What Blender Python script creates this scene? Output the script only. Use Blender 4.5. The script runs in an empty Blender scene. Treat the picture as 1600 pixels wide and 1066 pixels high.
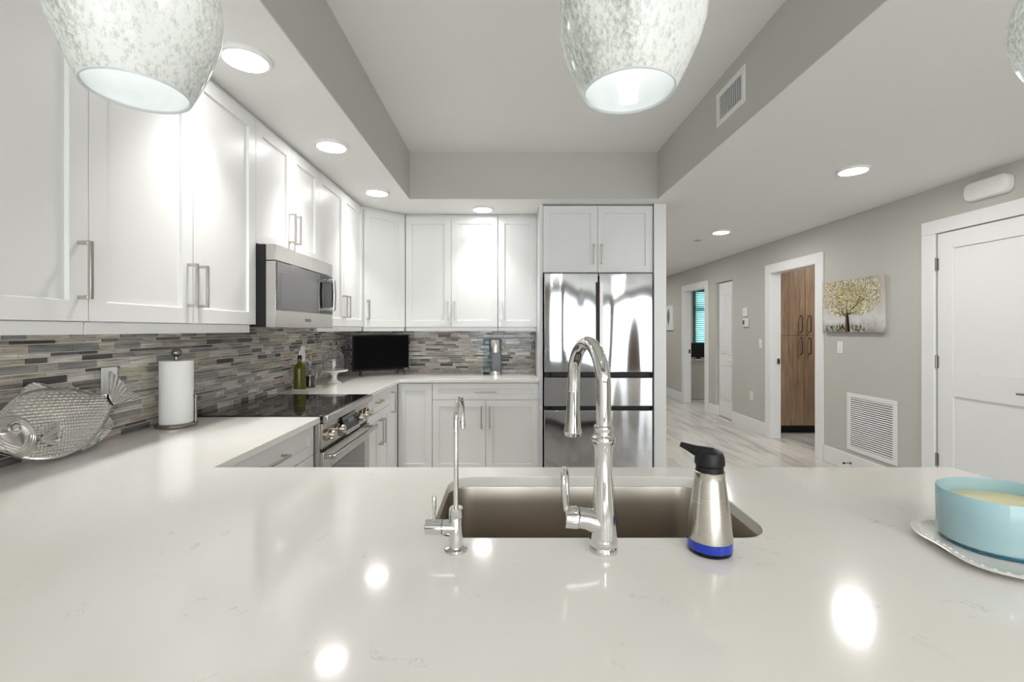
import bpy, bmesh, math, random
from mathutils import Vector, Matrix
random.seed(7)
PI = math.pi
C = bpy.context.scene.collection
SC = bpy.context.scene

# ------------------------------------------------------------------ camera
cam_d = bpy.data.cameras.new('camera')
cam_d.sensor_width = 36.0
cam_d.lens = 711 / 1600 * 36.0
cam_d.shift_x = (800 - 793) / 1600
cam_d.shift_y = -(533 - 515) / 1600
cam_d.clip_start = 0.02
cam = bpy.data.objects.new('camera', cam_d)
C.objects.link(cam)
cam.location = (0, 0, 1.354)
cam.rotation_euler = (PI / 2, 0, 0)
SC.camera = cam

# ------------------------------------------------------------------ view, world, daylight
SC.view_settings.view_transform = 'Standard'
SC.view_settings.look = 'None'
SC.view_settings.gamma = 1.0
SC.view_settings.exposure = 1.5
SC.view_settings.use_curve_mapping = False
LED_POWER = 9.5
LED_BEAM_WATTS = 1.15
HALL_LED_POWER = 68.0
LIVING_FILL_POWER = 88.0
w = bpy.data.worlds.new('sky'); SC.world = w
w.use_nodes = True
bg = w.node_tree.nodes['Background']
bg.inputs['Color'].default_value = (0.80, 0.92, 0.97, 1)
bg.inputs['Strength'].default_value = 1.0

def daylight(name, loc, rot, sx, sy, power, col=(0.94, 0.98, 1.0)):
    l = bpy.data.lights.new(name, 'AREA'); l.shape = 'RECTANGLE'
    l.size = sx; l.size_y = sy; l.energy = power; l.color = col
    o = bpy.data.objects.new(name, l); C.objects.link(o)
    o.location = loc; o.rotation_euler = rot
    return o
# daylight coming in through the glass doors and window of the living room behind
daylight('daylight_sliding_door', (0.55, -5.06, 1.15), (PI / 2, 0, 0), 3.2, 2.1, 30)
daylight('daylight_side_window', (3.4, -5.06, 1.15), (PI / 2, 0, 0), 1.4, 2.1, 15)
daylight('daylight_bedroom', (4.65, 9.86, 1.55), (PI / 2, 0, PI), 1.2, 1.2, 12)

# ------------------------------------------------------------------ materials
def srgb(r, g, b):
    def f(c):
        c /= 255.0
        return c / 12.92 if c <= 0.04045 else ((c + 0.055) / 1.055) ** 2.4
    return (f(r), f(g), f(b), 1.0)

def mat(name, col=(0.8, 0.8, 0.8, 1), rough=0.5, metal=0.0, **kw):
    m = bpy.data.materials.new(name); m.use_nodes = True
    p = m.node_tree.nodes['Principled BSDF']
    if len(col) == 3: col = (*col, 1)
    p.inputs['Base Color'].default_value = col
    p.inputs['Roughness'].default_value = rough
    p.inputs['Metallic'].default_value = metal
    for k, v in kw.items():
        p.inputs[k.replace('_', ' ')].default_value = v
    return m

class NT:
    """small helper for building node graphs"""
    def __init__(s, m):
        s.t = m.node_tree; s.n = s.t.nodes; s.p = s.n['Principled BSDF']
    def new(s, typ, **kw):
        n = s.n.new(typ)
        for k, v in kw.items(): setattr(n, k, v)
        return n
    def link(s, a, b): s.t.links.new(a, b)
    def coord(s, scale=(1, 1, 1), rot=(0, 0, 0), loc=(0, 0, 0)):
        c = s.new('ShaderNodeTexCoord'); mp = s.new('ShaderNodeMapping')
        mp.inputs['Scale'].default_value = scale; mp.inputs['Rotation'].default_value = rot
        mp.inputs['Location'].default_value = loc
        s.link(c.outputs['Object'], mp.inputs['Vector'])
        return mp.outputs['Vector']
    def noise(s, vec, scale=5, detail=4, rough=0.5, dist=0.0):
        n = s.new('ShaderNodeTexNoise')
        n.inputs['Scale'].default_value = scale; n.inputs['Detail'].default_value = detail
        n.inputs['Roughness'].default_value = rough; n.inputs['Distortion'].default_value = dist
        s.link(vec, n.inputs['Vector']); return n.outputs['Fac']
    def ramp(s, fac, stops):
        r = s.new('ShaderNodeValToRGB'); e = r.color_ramp.elements
        while len(e) < len(stops): e.new(0.5)
        for i, (pos, c) in enumerate(stops):
            e[i].position = pos; e[i].color = c if len(c) == 4 else (*c, 1)
        s.link(fac, r.inputs['Fac']); return r.outputs['Color']
    def mix(s, fac, a, b, blend='MIX'):
        m = s.new('ShaderNodeMix', data_type='RGBA', blend_type=blend)
        for sock, v in ((m.inputs[0], fac), (m.inputs[6], a), (m.inputs[7], b)):
            if isinstance(v, (int, float, tuple)): sock.default_value = v
            else: s.link(v, sock)
        return m.outputs[2]
    def bump(s, h, strength=0.2, dist=0.01):
        b = s.new('ShaderNodeBump'); b.inputs['Strength'].default_value = strength
        b.inputs['Distance'].default_value = dist
        s.link(h, b.inputs['Height']); s.link(b.outputs['Normal'], s.p.inputs['Normal'])

def m_textured(name, col, rough, bump_scale, strength, dist=0.002):
    m = mat(name, col, rough); n = NT(m)
    n.bump(n.noise(n.coord(), bump_scale, 3), strength, dist); return m

WALL = m_textured('grey_wall_paint', srgb(197, 196, 190), 0.7, 160, 0.15)
CEIL = m_textured('white_ceiling_paint', srgb(236, 236, 233), 0.8, 70, 0.25, 0.003)
TRIM = mat('white_trim_paint', srgb(240, 240, 240), 0.4)
CAB = mat('white_cabinet_paint', srgb(232, 232, 231), 0.35)
CABIN = mat('cabinet_shadow_gap', srgb(150, 150, 148), 0.6)
NICKEL = mat('brushed_nickel', (0.52, 0.50, 0.47), 0.28, 1.0)
CHROME = mat('polished_chrome', (0.70, 0.70, 0.69), 0.05, 1.0)
GUNMETAL = mat('dark_polished_nickel', (0.30, 0.28, 0.26), 0.2, 1.0)
BLACK = mat('black_plastic', (0.010, 0.010, 0.011), 0.42, Specular_IOR_Level=0.3)
BLACKGLOSS = mat('black_gloss', (0.008, 0.008, 0.009), 0.06)
SCREEN = mat('black_screen', (0.003, 0.003, 0.004), 0.3, Specular_IOR_Level=0.08)
WHITEPL = mat('white_plastic', srgb(238, 238, 236), 0.35)
DARKVOID = mat('dark_opening', (0.03, 0.03, 0.03), 0.8)
WHITECER = mat('white_ceramic', srgb(238, 236, 230), 0.18, Coat_Weight=0.4)
BRONZE = mat('bronze_metal', (0.16, 0.12, 0.09), 0.35, 1.0)
INK = mat('dark_ink', (0.06, 0.06, 0.06), 0.5)

def brushed(name, col, rough, axis_scale, amp=0.12, aniso=0.0):
    m = mat(name, col, rough, 1.0); n = NT(m)
    f = n.noise(n.coord(axis_scale), 6, 3)
    r = n.new('ShaderNodeMapRange'); r.inputs['To Min'].default_value = rough - amp * 0.5
    r.inputs['To Max'].default_value = rough + amp * 0.5
    n.link(f, r.inputs['Value']); n.link(r.outputs['Result'], n.p.inputs['Roughness'])
    n.p.inputs['Anisotropic'].default_value = aniso
    return m
STEEL = brushed('brushed_steel', (0.53, 0.515, 0.49), 0.26, (60, 3, 3))
SINKST = brushed('sink_steel', (0.40, 0.36, 0.31), 0.30, (30, 30, 2), 0.04, aniso=0.5)
SOAPST = brushed('soap_steel', (0.58, 0.55, 0.50), 0.25, (3, 3, 60), aniso=0.4)
FRIDGE = mat('fridge_steel', (0.44, 0.445, 0.45), 0.075, 1.0)
n = NT(FRIDGE)
n.bump(n.noise(n.coord((1.0, 1.0, 0.16)), 2.3, 1.5, 0.4), 0.6, 0.10)

QUARTZ = mat('white_quartz', srgb(238, 236, 231), 0.11, Coat_Weight=0.15)
n = NT(QUARTZ)
a_ = n.noise(n.coord(), 14, 5, 0.6, 1.2)
v1 = n.ramp(a_, [(0.0, (0, 0, 0)), (0.335, (0, 0, 0)), (0.35, (1, 1, 1)), (0.365, (0, 0, 0)), (1, (0, 0, 0))])
b_ = n.noise(n.coord(loc=(3, 1, 0)), 6, 2)
v2 = n.ramp(b_, [(0.46, (0, 0, 0)), (0.62, (1, 1, 1))])
vm = n.mix(1.0, v1, v2, 'MULTIPLY')
big = n.ramp(n.noise(n.coord(), 1.6, 3), [(0.3, srgb(241, 240, 237)), (0.7, srgb(234, 231, 224))])
fv = n.mix(0.55, (0, 0, 0, 1), vm)
n.link(n.mix(fv, big, srgb(176, 172, 164)), n.p.inputs['Base Color'])

FLOOR = mat('veined_floor_tile', (0.6, 0.6, 0.6), 0.28)
n = NT(FLOOR)
cv = n.coord((1.0, 0.16, 1.0), (0, 0, 0.10))
f1 = n.noise(cv, 5.5, 6, 0.62, 0.9)
f2 = n.noise(n.coord((1.0, 0.10, 1.0), (0, 0, 0.06), (4, 2, 0)), 11, 5, 0.6, 0.4)
base = n.ramp(f1, [(0.28, srgb(150, 145, 140)), (0.42, srgb(196, 192, 186)), (0.55, srgb(218, 214, 208)), (0.75, srgb(202, 198, 192))])
veins = n.ramp(f2, [(0.30, (1, 1, 1)), (0.42, (0, 0, 0))])
col = n.mix(n.mix(0.6, (0, 0, 0, 1), veins), base, srgb(128, 122, 118))
br = n.new('ShaderNodeTexBrick'); br.offset = 0.5
br.inputs['Scale'].default_value = 1.0; br.inputs['Mortar Size'].default_value = 0.0018
br.inputs['Brick Width'].default_value = 1.2; br.inputs['Row Height'].default_value = 0.3
br.inputs['Color1'].default_value = (1, 1, 1, 1); br.inputs['Color2'].default_value = (0.95, 0.95, 0.95, 1)
br.inputs['Mortar'].default_value = (0.72, 0.71, 0.70, 1)
n.link(n.coord((1, 1, 1), (0, 0, PI / 2)), br.inputs['Vector'])
n.link(n.mix(1.0, col, br.outputs['Color'], 'MULTIPLY'), n.p.inputs['Base Color'])

def wood(name, c1, c2, c3):
    m = mat(name, c1, 0.4); n = NT(m)
    f = n.noise(n.coord((14, 14, 0.9)), 2.6, 6, 0.6, 0.6)
    col = n.ramp(f, [(0.30, c1), (0.5, c2), (0.70, c3)])
    big = n.ramp(n.noise(n.coord((3, 3, 0.35)), 2.0, 2), [(0.35, (0.75, 0.72, 0.70)), (0.65, (1, 1, 1))])
    n.link(n.mix(1.0, col, big, 'MULTIPLY'), n.p.inputs['Base Color']); return m
WOOD = wood('walnut_laminate', srgb(134, 108, 86), srgb(166, 138, 112), srgb(186, 160, 132))

TONES = [(104, 100, 97), (136, 131, 127), (162, 157, 152), (190, 184, 173), (178, 172, 152), (140, 139, 137), (186, 172, 162), (206, 201, 194), (84, 82, 82)]
TILES = []
for i, t in enumerate(TONES):
    m = mat('mosaic_tile_%d' % i, srgb(*t), 0.16, Coat_Weight=0.3); n = NT(m)
    f = n.noise(n.coord((2.2, 2.2, 60)), 3.0, 5, 0.65, 0.3)
    d = srgb(*[c * 0.62 for c in t]); l = srgb(*[min(255, c * 1.22) for c in t])
    n.link(n.ramp(f, [(0.32, d), (0.5, srgb(*t)), (0.68, l)]), n.p.inputs['Base Color'])
    TILES.append(m)
GROUT = mat('pale_grout', srgb(222, 218, 210), 0.8)

LENS = mat('led_lens', (1, 1, 1), 0.5)
LENS.node_tree.nodes['Principled BSDF'].inputs['Emission Color'].default_value = (1.0, 0.985, 0.962, 1)
LENS.node_tree.nodes['Principled BSDF'].inputs['Emission Strength'].default_value = LED_POWER
LENS3 = mat('hallway_led_lens', (1, 1, 1), 0.5)
LENS3.node_tree.nodes['Principled BSDF'].inputs['Emission Color'].default_value = (1.0, 0.985, 0.962, 1)
LENS3.node_tree.nodes['Principled BSDF'].inputs['Emission Strength'].default_value = HALL_LED_POWER
LENS2 = mat('living_room_fill_lens', (1, 1, 1), 0.5)
LENS2.node_tree.nodes['Principled BSDF'].inputs['Emission Color'].default_value = (1.0, 0.985, 0.962, 1)
LENS2.node_tree.nodes['Principled BSDF'].inputs['Emission Strength'].default_value = LIVING_FILL_POWER
BULB = mat('frosted_bulb', (1, 1, 1), 0.5)
BULB.node_tree.nodes['Principled BSDF'].inputs['Emission Color'].default_value = (1.0, 0.96, 0.90, 1)
BULB.node_tree.nodes['Principled BSDF'].inputs['Emission Strength'].default_value = 4.6

def glass_shell(name, stops, scale, rough, transl):
    """cloudy art glass: diffuse and translucent with a glossy coat"""
    m = mat(name, (0.8, 0.8, 0.8), rough); n = NT(m)
    f = n.noise(n.coord((1, 1, 0.55)), scale, 6, 0.75)
    g = n.noise(n.coord((1, 1, 0.35)), 11, 3)
    mixf = n.mix(0.38, f, g)
    col = n.ramp(mixf, stops)
    n.link(col, n.p.inputs['Base Color'])
    tr = n.new('ShaderNodeBsdfTranslucent'); n.link(col, tr.inputs['Color'])
    ms = n.new('ShaderNodeMixShader'); ms.inputs['Fac'].default_value = transl
    out = n.n['Material Output']
    n.link(n.p.outputs['BSDF'], ms.inputs[1]); n.link(tr.outputs['BSDF'], ms.inputs[2])
    n.link(ms.outputs['Shader'], out.inputs['Surface'])
    return m
FRIT = glass_shell('frit_glass', [(0.33, srgb(146, 152, 144)), (0.45, srgb(208, 211, 204)), (0.54, srgb(244, 244, 241))], 190, 0.12, 0.45)
LINER = glass_shell('pale_glass_lining', [(0.3, srgb(226, 232, 234)), (0.7, srgb(238, 241, 243))], 20, 0.06, 0.35)
TEAL = glass_shell('turquoise_glass', [(0.3, srgb(184, 220, 229)), (0.7, srgb(208, 230, 234))], 4, 0.08, 0.35)
TEALDK = mat('dark_turquoise_glass', srgb(20, 96, 120), 0.05, Coat_Weight=0.5)
WAX = mat('cream_wax', srgb(240, 232, 190), 0.5, Subsurface_Weight=0.2)
CLEAR = mat('clear_glass', (1, 1, 1), 0.02, Transmission_Weight=1.0, IOR=1.45)
OIL = mat('green_oil_glass', srgb(128, 122, 20), 0.04, Transmission_Weight=0.6, IOR=1.4)
VINEGAR = mat('dark_vinegar', (0.02, 0.008, 0.006), 0.05)
CORK = mat('cork', srgb(190, 140, 105), 0.8)
BLUE = mat('blue_soap_band', (0.0, 0.030, 0.42), 0.08, Coat_Weight=0.3)
PAPER = m_textured('paper_towel', srgb(240, 240, 238), 0.9, 90, 0.5, 0.003)
PEWTER = mat('cast_aluminium', (0.66, 0.65, 0.63), 0.13, 1.0)
BLIND = mat('turquoise_blind', srgb(176, 218, 218), 0.5); n = NT(BLIND)
tr = n.new('ShaderNodeBsdfTranslucent'); tr.inputs['Color'].default_value = srgb(188, 226, 226)
ms = n.new('ShaderNodeMixShader'); ms.inputs['Fac'].default_value = 0.6
n.link(n.p.outputs['BSDF'], ms.inputs[1]); n.link(tr.outputs['BSDF'], ms.inputs[2])
n.link(ms.outputs['Shader'], n.n['Material Output'].inputs['Surface'])
BROWNFR = mat('brown_window_frame', srgb(92, 80, 66), 0.5)
TAUPE = mat('taupe_living_wall', srgb(126, 112, 98), 0.7)
DRAPE = m_textured('taupe_drape', srgb(120, 108, 98), 0.9, 40, 0.3)

# ------------------------------------------------------------------ mesh helpers
MW = {}          # object name -> world matrix, for parenting
class MB:
    def __init__(s): s.bm = bmesh.new()
    def box(s, x0, x1, y0, y1, z0, z1, mi=0):
        if x0 > x1: x0, x1 = x1, x0
        if y0 > y1: y0, y1 = y1, y0
        if z0 > z1: z0, z1 = z1, z0
        v = [s.bm.verts.new(p) for p in ((x0, y0, z0), (x1, y0, z0), (x1, y1, z0), (x0, y1, z0), (x0, y0, z1), (x1, y0, z1), (x1, y1, z1), (x0, y1, z1))]
        fs = [s.bm.faces.new([v[i] for i in q]) for q in ((3, 2, 1, 0), (4, 5, 6, 7), (0, 1, 5, 4), (1, 2, 6, 5), (2, 3, 7, 6), (3, 0, 4, 7))]
        for f in fs: f.material_index = mi
        return fs      # bottom, top, -y, +x, +y, -x
    def shaker(s, x0, x1, y0, y1, z0, z1, st=0.06, depth=0.012, mi=0, rails=None):
        """panel with a recessed field on its -y face"""
        fs = s.box(x0, x1, y0, y1, z0, z1, mi)
        f = fs[2]
        s.bm.normal_update()
        bmesh.ops.inset_region(s.bm, faces=[f], thickness=st, depth=0.0, use_even_offset=True)
        s.bm.normal_update()
        bmesh.ops.inset_region(s.bm, faces=[f], thickness=0.0025, depth=-depth, use_even_offset=True)
        return f
    def lathe(s, prof, c=(0, 0, 0), axis='z', seg=32, mi=0, sx=1.0, sy=1.0, caps=True, rfun=None):
        rings = []
        for (r, h) in prof:
            ring = []
            for k in range(seg):
                a = 2 * PI * k / seg
                rr = r if rfun is None else r * rfun(a, h)
                p = (rr * math.cos(a) * sx, rr * math.sin(a) * sy, h)
                if axis == 'x': p = (p[2], p[0], p[1])
                elif axis == 'y': p = (p[1], p[2], p[0])
                ring.append(s.bm.verts.new((c[0] + p[0], c[1] + p[1], c[2] + p[2])))
            rings.append(ring)
        for i in range(len(rings) - 1):
            for k in range(seg):
                k2 = (k + 1) % seg
                f = s.bm.faces.new((rings[i][k], rings[i][k2], rings[i + 1][k2], rings[i + 1][k])); f.material_index = mi
        if caps:
            f = s.bm.faces.new(list(reversed(rings[0]))); f.material_index = mi
            f = s.bm.faces.new(rings[-1]); f.material_index = mi
        return rings
    def sweep(s, path, radii, seg=20, mi=0, caps=True, flat=1.0):
        pts = [Vector(p) for p in path]
        if isinstance(radii, (int, float)): radii = [radii] * len(pts)
        t0 = (pts[1] - pts[0]).normalized()
        ref = Vector((0, 0, 1)) if abs(t0.z) < 0.9 else Vector((1, 0, 0))
        u = t0.cross(ref).normalized()
        rings = []
        for i, p in enumerate(pts):
            t = (pts[min(i + 1, len(pts) - 1)] - pts[max(i - 1, 0)]).normalized()
            u = (u - t * u.dot(t)).normalized(); v = t.cross(u)
            rings.append([s.bm.verts.new(p + (u * math.cos(2 * PI * k / seg) + v * math.sin(2 * PI * k / seg) * flat) * radii[i]) for k in range(seg)])
        for i in range(len(rings) - 1):
            for k in range(seg):
                k2 = (k + 1) % seg
                f = s.bm.faces.new((rings[i][k], rings[i][k2], rings[i + 1][k2], rings[i + 1][k])); f.material_index = mi
        if caps:
            s.bm.faces.new(list(reversed(rings[0]))).material_index = mi
            s.bm.faces.new(rings[-1]).material_index = mi
    def prism(s, poly, ext, mi=0):
        """poly: 3d points in a plane; ext: extrusion vector"""
        e = Vector(ext)
        a = [s.bm.verts.new(p) for p in poly]; b = [s.bm.verts.new(Vector(p) + e) for p in poly]
        fa = s.bm.faces.new(a); fb = s.bm.faces.new(list(reversed(b)))
        fa.material_index = fb.material_index = mi
        nn = len(a)
        for i in range(nn):
            f = s.bm.faces.new((a[(i + 1) % nn], a[i], b[i], b[(i + 1) % nn])); f.material_index = mi
    def quad(s, pts, mi=0):
        f = s.bm.faces.new([s.bm.verts.new(p) for p in pts]); f.material_index = mi; return f
    def build(s, name, mats, parent=None, world=False, bevel=0.0, smooth=True, origin=None, segs=2, recalc=True, angle=32):
        if not isinstance(mats, (list, tuple)): mats = [mats]
        if recalc: bmesh.ops.recalc_face_normals(s.bm, faces=s.bm.faces)
        me = bpy.data.meshes.new(name)
        if world and parent is not None:
            s.bm.transform(MW[parent.name].inverted())
        if origin is not None and parent is None:
            s.bm.transform(Matrix.Translation(-Vector(origin)))
        s.bm.to_mesh(me); s.bm.free()
        for m in mats: me.materials.append(m)
        if smooth:
            for p in me.polygons: p.use_smooth = True
            me.set_sharp_from_angle(angle=math.radians(angle))
        o = bpy.data.objects.new(name, me); C.objects.link(o)
        if parent is not None:
            o.parent = parent; MW[o.name] = MW[parent.name].copy()
        else:
            if origin is not None: o.location = origin
            MW[o.name] = Matrix.Translation(o.location)
        if bevel > 0:
            b = o.modifiers.new('bevel', 'BEVEL'); b.width = bevel; b.segments = segs
            b.limit_method = 'ANGLE'; b.angle_limit = math.radians(40); b.harden_normals = False
        return o

def thing(name, label, cat, loc=(0, 0, 0), rotz=0.0, group=None):
    o = bpy.data.objects.new(name, None); C.objects.link(o)
    o.location = loc; o.rotation_euler = (0, 0, rotz); o.empty_display_size = 0.05
    MW[o.name] = Matrix.Translation(loc) @ Matrix.Rotation(rotz, 4, 'Z')
    return tag(o, label, cat, group)
def tag(o, label, cat, group=None):
    o['label'] = label; o['category'] = cat
    if group: o['group'] = group
    return o
def structure(o):
    o['kind'] = 'structure'; return o
def dup(root, loc, label, group=None):
    r = root.copy(); C.objects.link(r); r.location = loc; r['label'] = label
    MW[r.name] = Matrix.Translation(loc) @ Matrix.Rotation(r.rotation_euler.z, 4, 'Z')
    if group: r['group'] = group
    for ch in list(root.children):
        c = ch.copy(); C.objects.link(c); c.parent = r
        for g in list(ch.children):
            d = g.copy(); C.objects.link(d); d.parent = c
    return r
def text_part(name, txt, size, matrix, m, parent):
    """lettering as a thin mesh; matrix is in the parent's local space"""
    cu = bpy.data.curves.new(name, 'FONT'); cu.body = txt; cu.size = size; cu.extrude = 0.0004
    cu.align_x = 'CENTER'; cu.align_y = 'CENTER'
    tmp = bpy.data.objects.new(name + '_tmp', cu); C.objects.link(tmp)
    dg = bpy.context.evaluated_depsgraph_get()
    me = bpy.data.meshes.new_from_object(tmp.evaluated_get(dg))
    bpy.data.objects.remove(tmp); bpy.data.curves.remove(cu)
    me.transform(matrix); me.materials.clear(); me.materials.append(m)
    o = bpy.data.objects.new(name, me); C.objects.link(o); o.parent = parent
    MW[o.name] = MW[parent.name].copy()
    return o

# ================================================================== SETTING
XL, YB, XR = -1.60, 4.62, 3.275
CEILZ, TRAYZ = 2.44, 2.83
TX0, TX1, TY0, TY1 = -0.819, 1.253, -0.8, 3.79

b = MB(); b.box(XL - 0.1, 7.0, -5.2, 12.2, -0.1, 0.0); structure(b.build('floor', FLOOR, smooth=False))
b = MB()
b.box(XL - 0.1, TX0, -5.2, 4.72, CEILZ, 2.93)
b.box(TX0, TX1, TY1, 4.72, CEILZ, 2.93)
b.box(TX1, 7.0, -5.2, 12.2, CEILZ, 2.93)
b.box(TX0, TX1, -5.2, TY0, CEILZ, 2.93)
b.box(TX0, TX1, TY0, TY1, TRAYZ, 2.93)
structure(b.build('ceiling', CEIL, smooth=False))
b = MB(); t = 0.006
b.box(TX0, TX0 + t, TY0, TY1, CEILZ + 0.001, TRAYZ)
b.box(TX1 - t, TX1, TY0, TY1, CEILZ + 0.001, TRAYZ)
b.box(TX0 + t, TX1 - t, TY1 - t, TY1, CEILZ + 0.001, TRAYZ)
b.box(TX0 + t, TX1 - t, TY0, TY0 + t, CEILZ + 0.001, TRAYZ)
structure(b.build('wall_tray', WALL, smooth=False))
b = MB(); b.box(XL - 0.1, XL, -5.2, 4.72, 0, CEILZ); structure(b.build('wall_left', WALL, smooth=False))
b = MB(); b.box(XL, 1.264, YB, YB + 0.1, 0, CEILZ); structure(b.build('wall_back', WALL, smooth=False))
b = MB(); b.box(1.264, 1.365, 3.93, 12.2, 0, CEILZ); structure(b.build('wall_hall', WALL, smooth=False))
b = MB(); b.box(1.365, 7.0, 12.1, 12.2, 0, CEILZ); structure(b.build('wall_end', WALL, smooth=False))

# right hallway wall with its openings
XR2 = XR + 0.104
OPEN = [(2.695, 3.476, 2.085), (4.812, 5.653, 2.06), (6.63, 7.16, 2.085), (7.52, 8.41, 2.06)]
b = MB(); y = 0.0
for (a0, a1, zt) in OPEN:
    b.box(XR, XR2, y, a0, 0, CEILZ); b.box(XR, XR2, a0, a1, zt, CEILZ); y = a1
b.box(XR, XR2, y, 12.1, 0, CEILZ)
structure(b.build('wall_right', WALL, smooth=False))
b = MB(); b.box(XR2, 5.0, 0.0, 0.1, 0, CEILZ); b.box(4.9, 5.0, -5.2, 0.0, 0, CEILZ)
structure(b.build('wall_living', TAUPE, smooth=False))
# rear living-room wall: glass doors and a side window
b = MB(); y0, y1 = -5.15, -5.05
b.box(XL, -1.05, y0, y1, 0, CEILZ); b.box(2.15, 2.7, y0, y1, 0, CEILZ); b.box(4.1, 4.9, y0, y1, 0, CEILZ)
b.box(-1.05, 2.15, y0, y1, 2.2, CEILZ); b.box(2.7, 4.1, y0, y1, 2.2, CEILZ)
structure(b.build('wall_rear', TAUPE, smooth=False))
b = MB()
for x in (-1.05, -0.02, 0.55, 1.05, 2.09): b.box(x, x + 0.06, -5.09, -4.99, 0.0, 2.2)
b.box(-1.05, 2.15, -5.09, -4.99, 2.14, 2.2); b.box(-1.05, 2.15, -5.09, -4.99, 0, 0.06)
structure(b.build('window_2', BROWNFR, bevel=0.003))
b = MB()
for x in (2.7, 4.04): b.box(x, x + 0.06, -5.09, -4.99, 0.0, 2.2)
b.box(2.7, 4.1, -5.09, -4.99, 2.14, 2.2); b.box(2.7, 4.1, -5.09, -4.99, 0, 0.06)
structure(b.build('window_3', BROWNFR, bevel=0.003))

# rooms beyond the doors
b = MB(); b.box(XR2, 5.1, 6.62, 6.66, 0, CEILZ); b.box(5.0, 5.1, 4.3, 6.62, 0, CEILZ); b.box(XR2, 5.1, 4.2, 4.3, 0, CEILZ)
structure(b.build('wall_pantry', WALL, smooth=False))
b = MB(); b.box(XR2, 4.0, 9.8, 9.9, 0, CEILZ); b.box(5.3, 6.6, 9.8, 9.9, 0, CEILZ); b.box(4.0, 5.3, 9.8, 9.9, 0, 0.95); b.box(4.0, 5.3, 9.8, 9.9, 2.2, CEILZ)
b.box(6.5, 6.6, 7.2, 9.8, 0, CEILZ); b.box(XR2, 6.6, 7.17, 7.2, 0, CEILZ)
structure(b.build('wall_bedroom', WALL, smooth=False))
b = MB()
b.box(4.0, 4.05, 9.78, 9.9, 0.95, 2.2); b.box(5.25, 5.3, 9.78, 9.9, 0.95, 2.2); b.box(4.05, 5.25, 9.78, 9.9, 2.14, 2.2)
b.box(4.05, 5.25, 9.78, 9.9, 0.95, 1.0); b.box(4.05, 5.25, 9.78, 9.9, 1.74, 1.82)
structure(b.build('window_1', BROWNFR, bevel=0.003))

# door casings and jambs
def casing(nm, a0, a1, zt, tw=0.107, jamb=True):
    b = MB(); x0 = XR - 0.018
    b.box(x0, XR, a0 - tw, a0, 0, zt); b.box(x0, XR, a1, a1 + tw, 0, zt); b.box(x0, XR, a0 - tw, a1 + tw, zt, zt + tw * 0.95)
    if jamb:
        b.box(x0, XR2 + 0.01, a1 - 0.012, a1 - 0.0005, 0, zt); b.box(x0, XR2 + 0.01, a0 + 0.0005, a0 + 0.012, 0, zt); b.box(x0, XR2 + 0.01, a0 + 0.012, a1 - 0.012, zt - 0.012, zt - 0.0005)
    return structure(b.build(nm, TRIM, bevel=0.003))
casing('trim_1', *OPEN[0], jamb=False)
tr2 = casing('trim_2', *OPEN[1])
tr3 = casing('trim_3', *OPEN[3])
for tr_, yy, zz in ((tr2, 5.64, 0.96), (tr3, 8.397, 0.95)):
    b = MB(); b.box(XR + 0.065, XR + 0.10, yy - 0.006, yy + 0.002, zz - 0.035, zz + 0.035)
    b.box(XR + 0.075, XR + 0.092, yy - 0.008, yy - 0.004, zz - 0.015, zz + 0.015, 1)
    b.build('strike_plate', [GUNMETAL, BLACK], tr_, world=True, bevel=0.002)
b = MB()
for (a0, a1) in ((3.59, 4.70), (5.765, 6.63), (7.16, 7.408), (8.522, 12.1), (0, 2.582)):
    b.box(XR - 0.015, XR, a0, a1, 0, 0.165)
b.box(XR, XR + 0.06, 7.145, 7.16, 0, 0.165)
structure(b.build('baseboard_right', TRIM, bevel=0.004))

# entry door: two recessed panels, hinges, lever
DY0, DY1, DX = 2.70, 3.47, XR + 0.004
b = MB()
def entry_panel(b):
    st = 0.12
    b.box(DX, DX + 0.04, DY0, DY0 + st, 0.008, 2.08); b.box(DX, DX + 0.04, DY1 - st, DY1, 0.008, 2.08)
    for z0, z1 in ((0.008, 0.335), (0.86, 1.05), (1.955, 2.08)): b.box(DX, DX + 0.04, DY0 + st, DY1 - st, z0, z1)
    for z0, z1 in ((0.335, 0.86), (1.05, 1.955)): b.box(DX + 0.012, DX + 0.03, DY0 + st, DY1 - st, z0, z1)
entry_panel(b)
d1 = structure(b.build('door_1', TRIM, bevel=0.003))
for z in (0.364, 1.108, 1.85):
    b = MB(); b.box(DX - 0.006, DX + 0.002, DY1 - 0.012, DY1 + 0.02, z - 0.045, z + 0.045)
    b.lathe([(0.007, -0.05), (0.007, 0.05)], (DX - 0.008, DY1 + 0.005, z), seg=12)
    b.build('hinge', GUNMETAL, d1, world=True, bevel=0.001)
b = MB(); b.lathe([(0.028, 0), (0.028, -0.012)], (DX - 0.0, 2.77, 0.945), axis='x', seg=20)
b.sweep([(DX - 0.01, 2.77, 0.945), (DX - 0.05, 2.77, 0.945)], 0.010, 12)
b.sweep([(DX - 0.05, 2.765, 0.945), (DX - 0.052, 2.83, 0.946), (DX - 0.05, 2.885, 0.944)], [0.010, 0.009, 0.007], 12)
b.build('lever_handle', GUNMETAL, d1, world=True)
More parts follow.
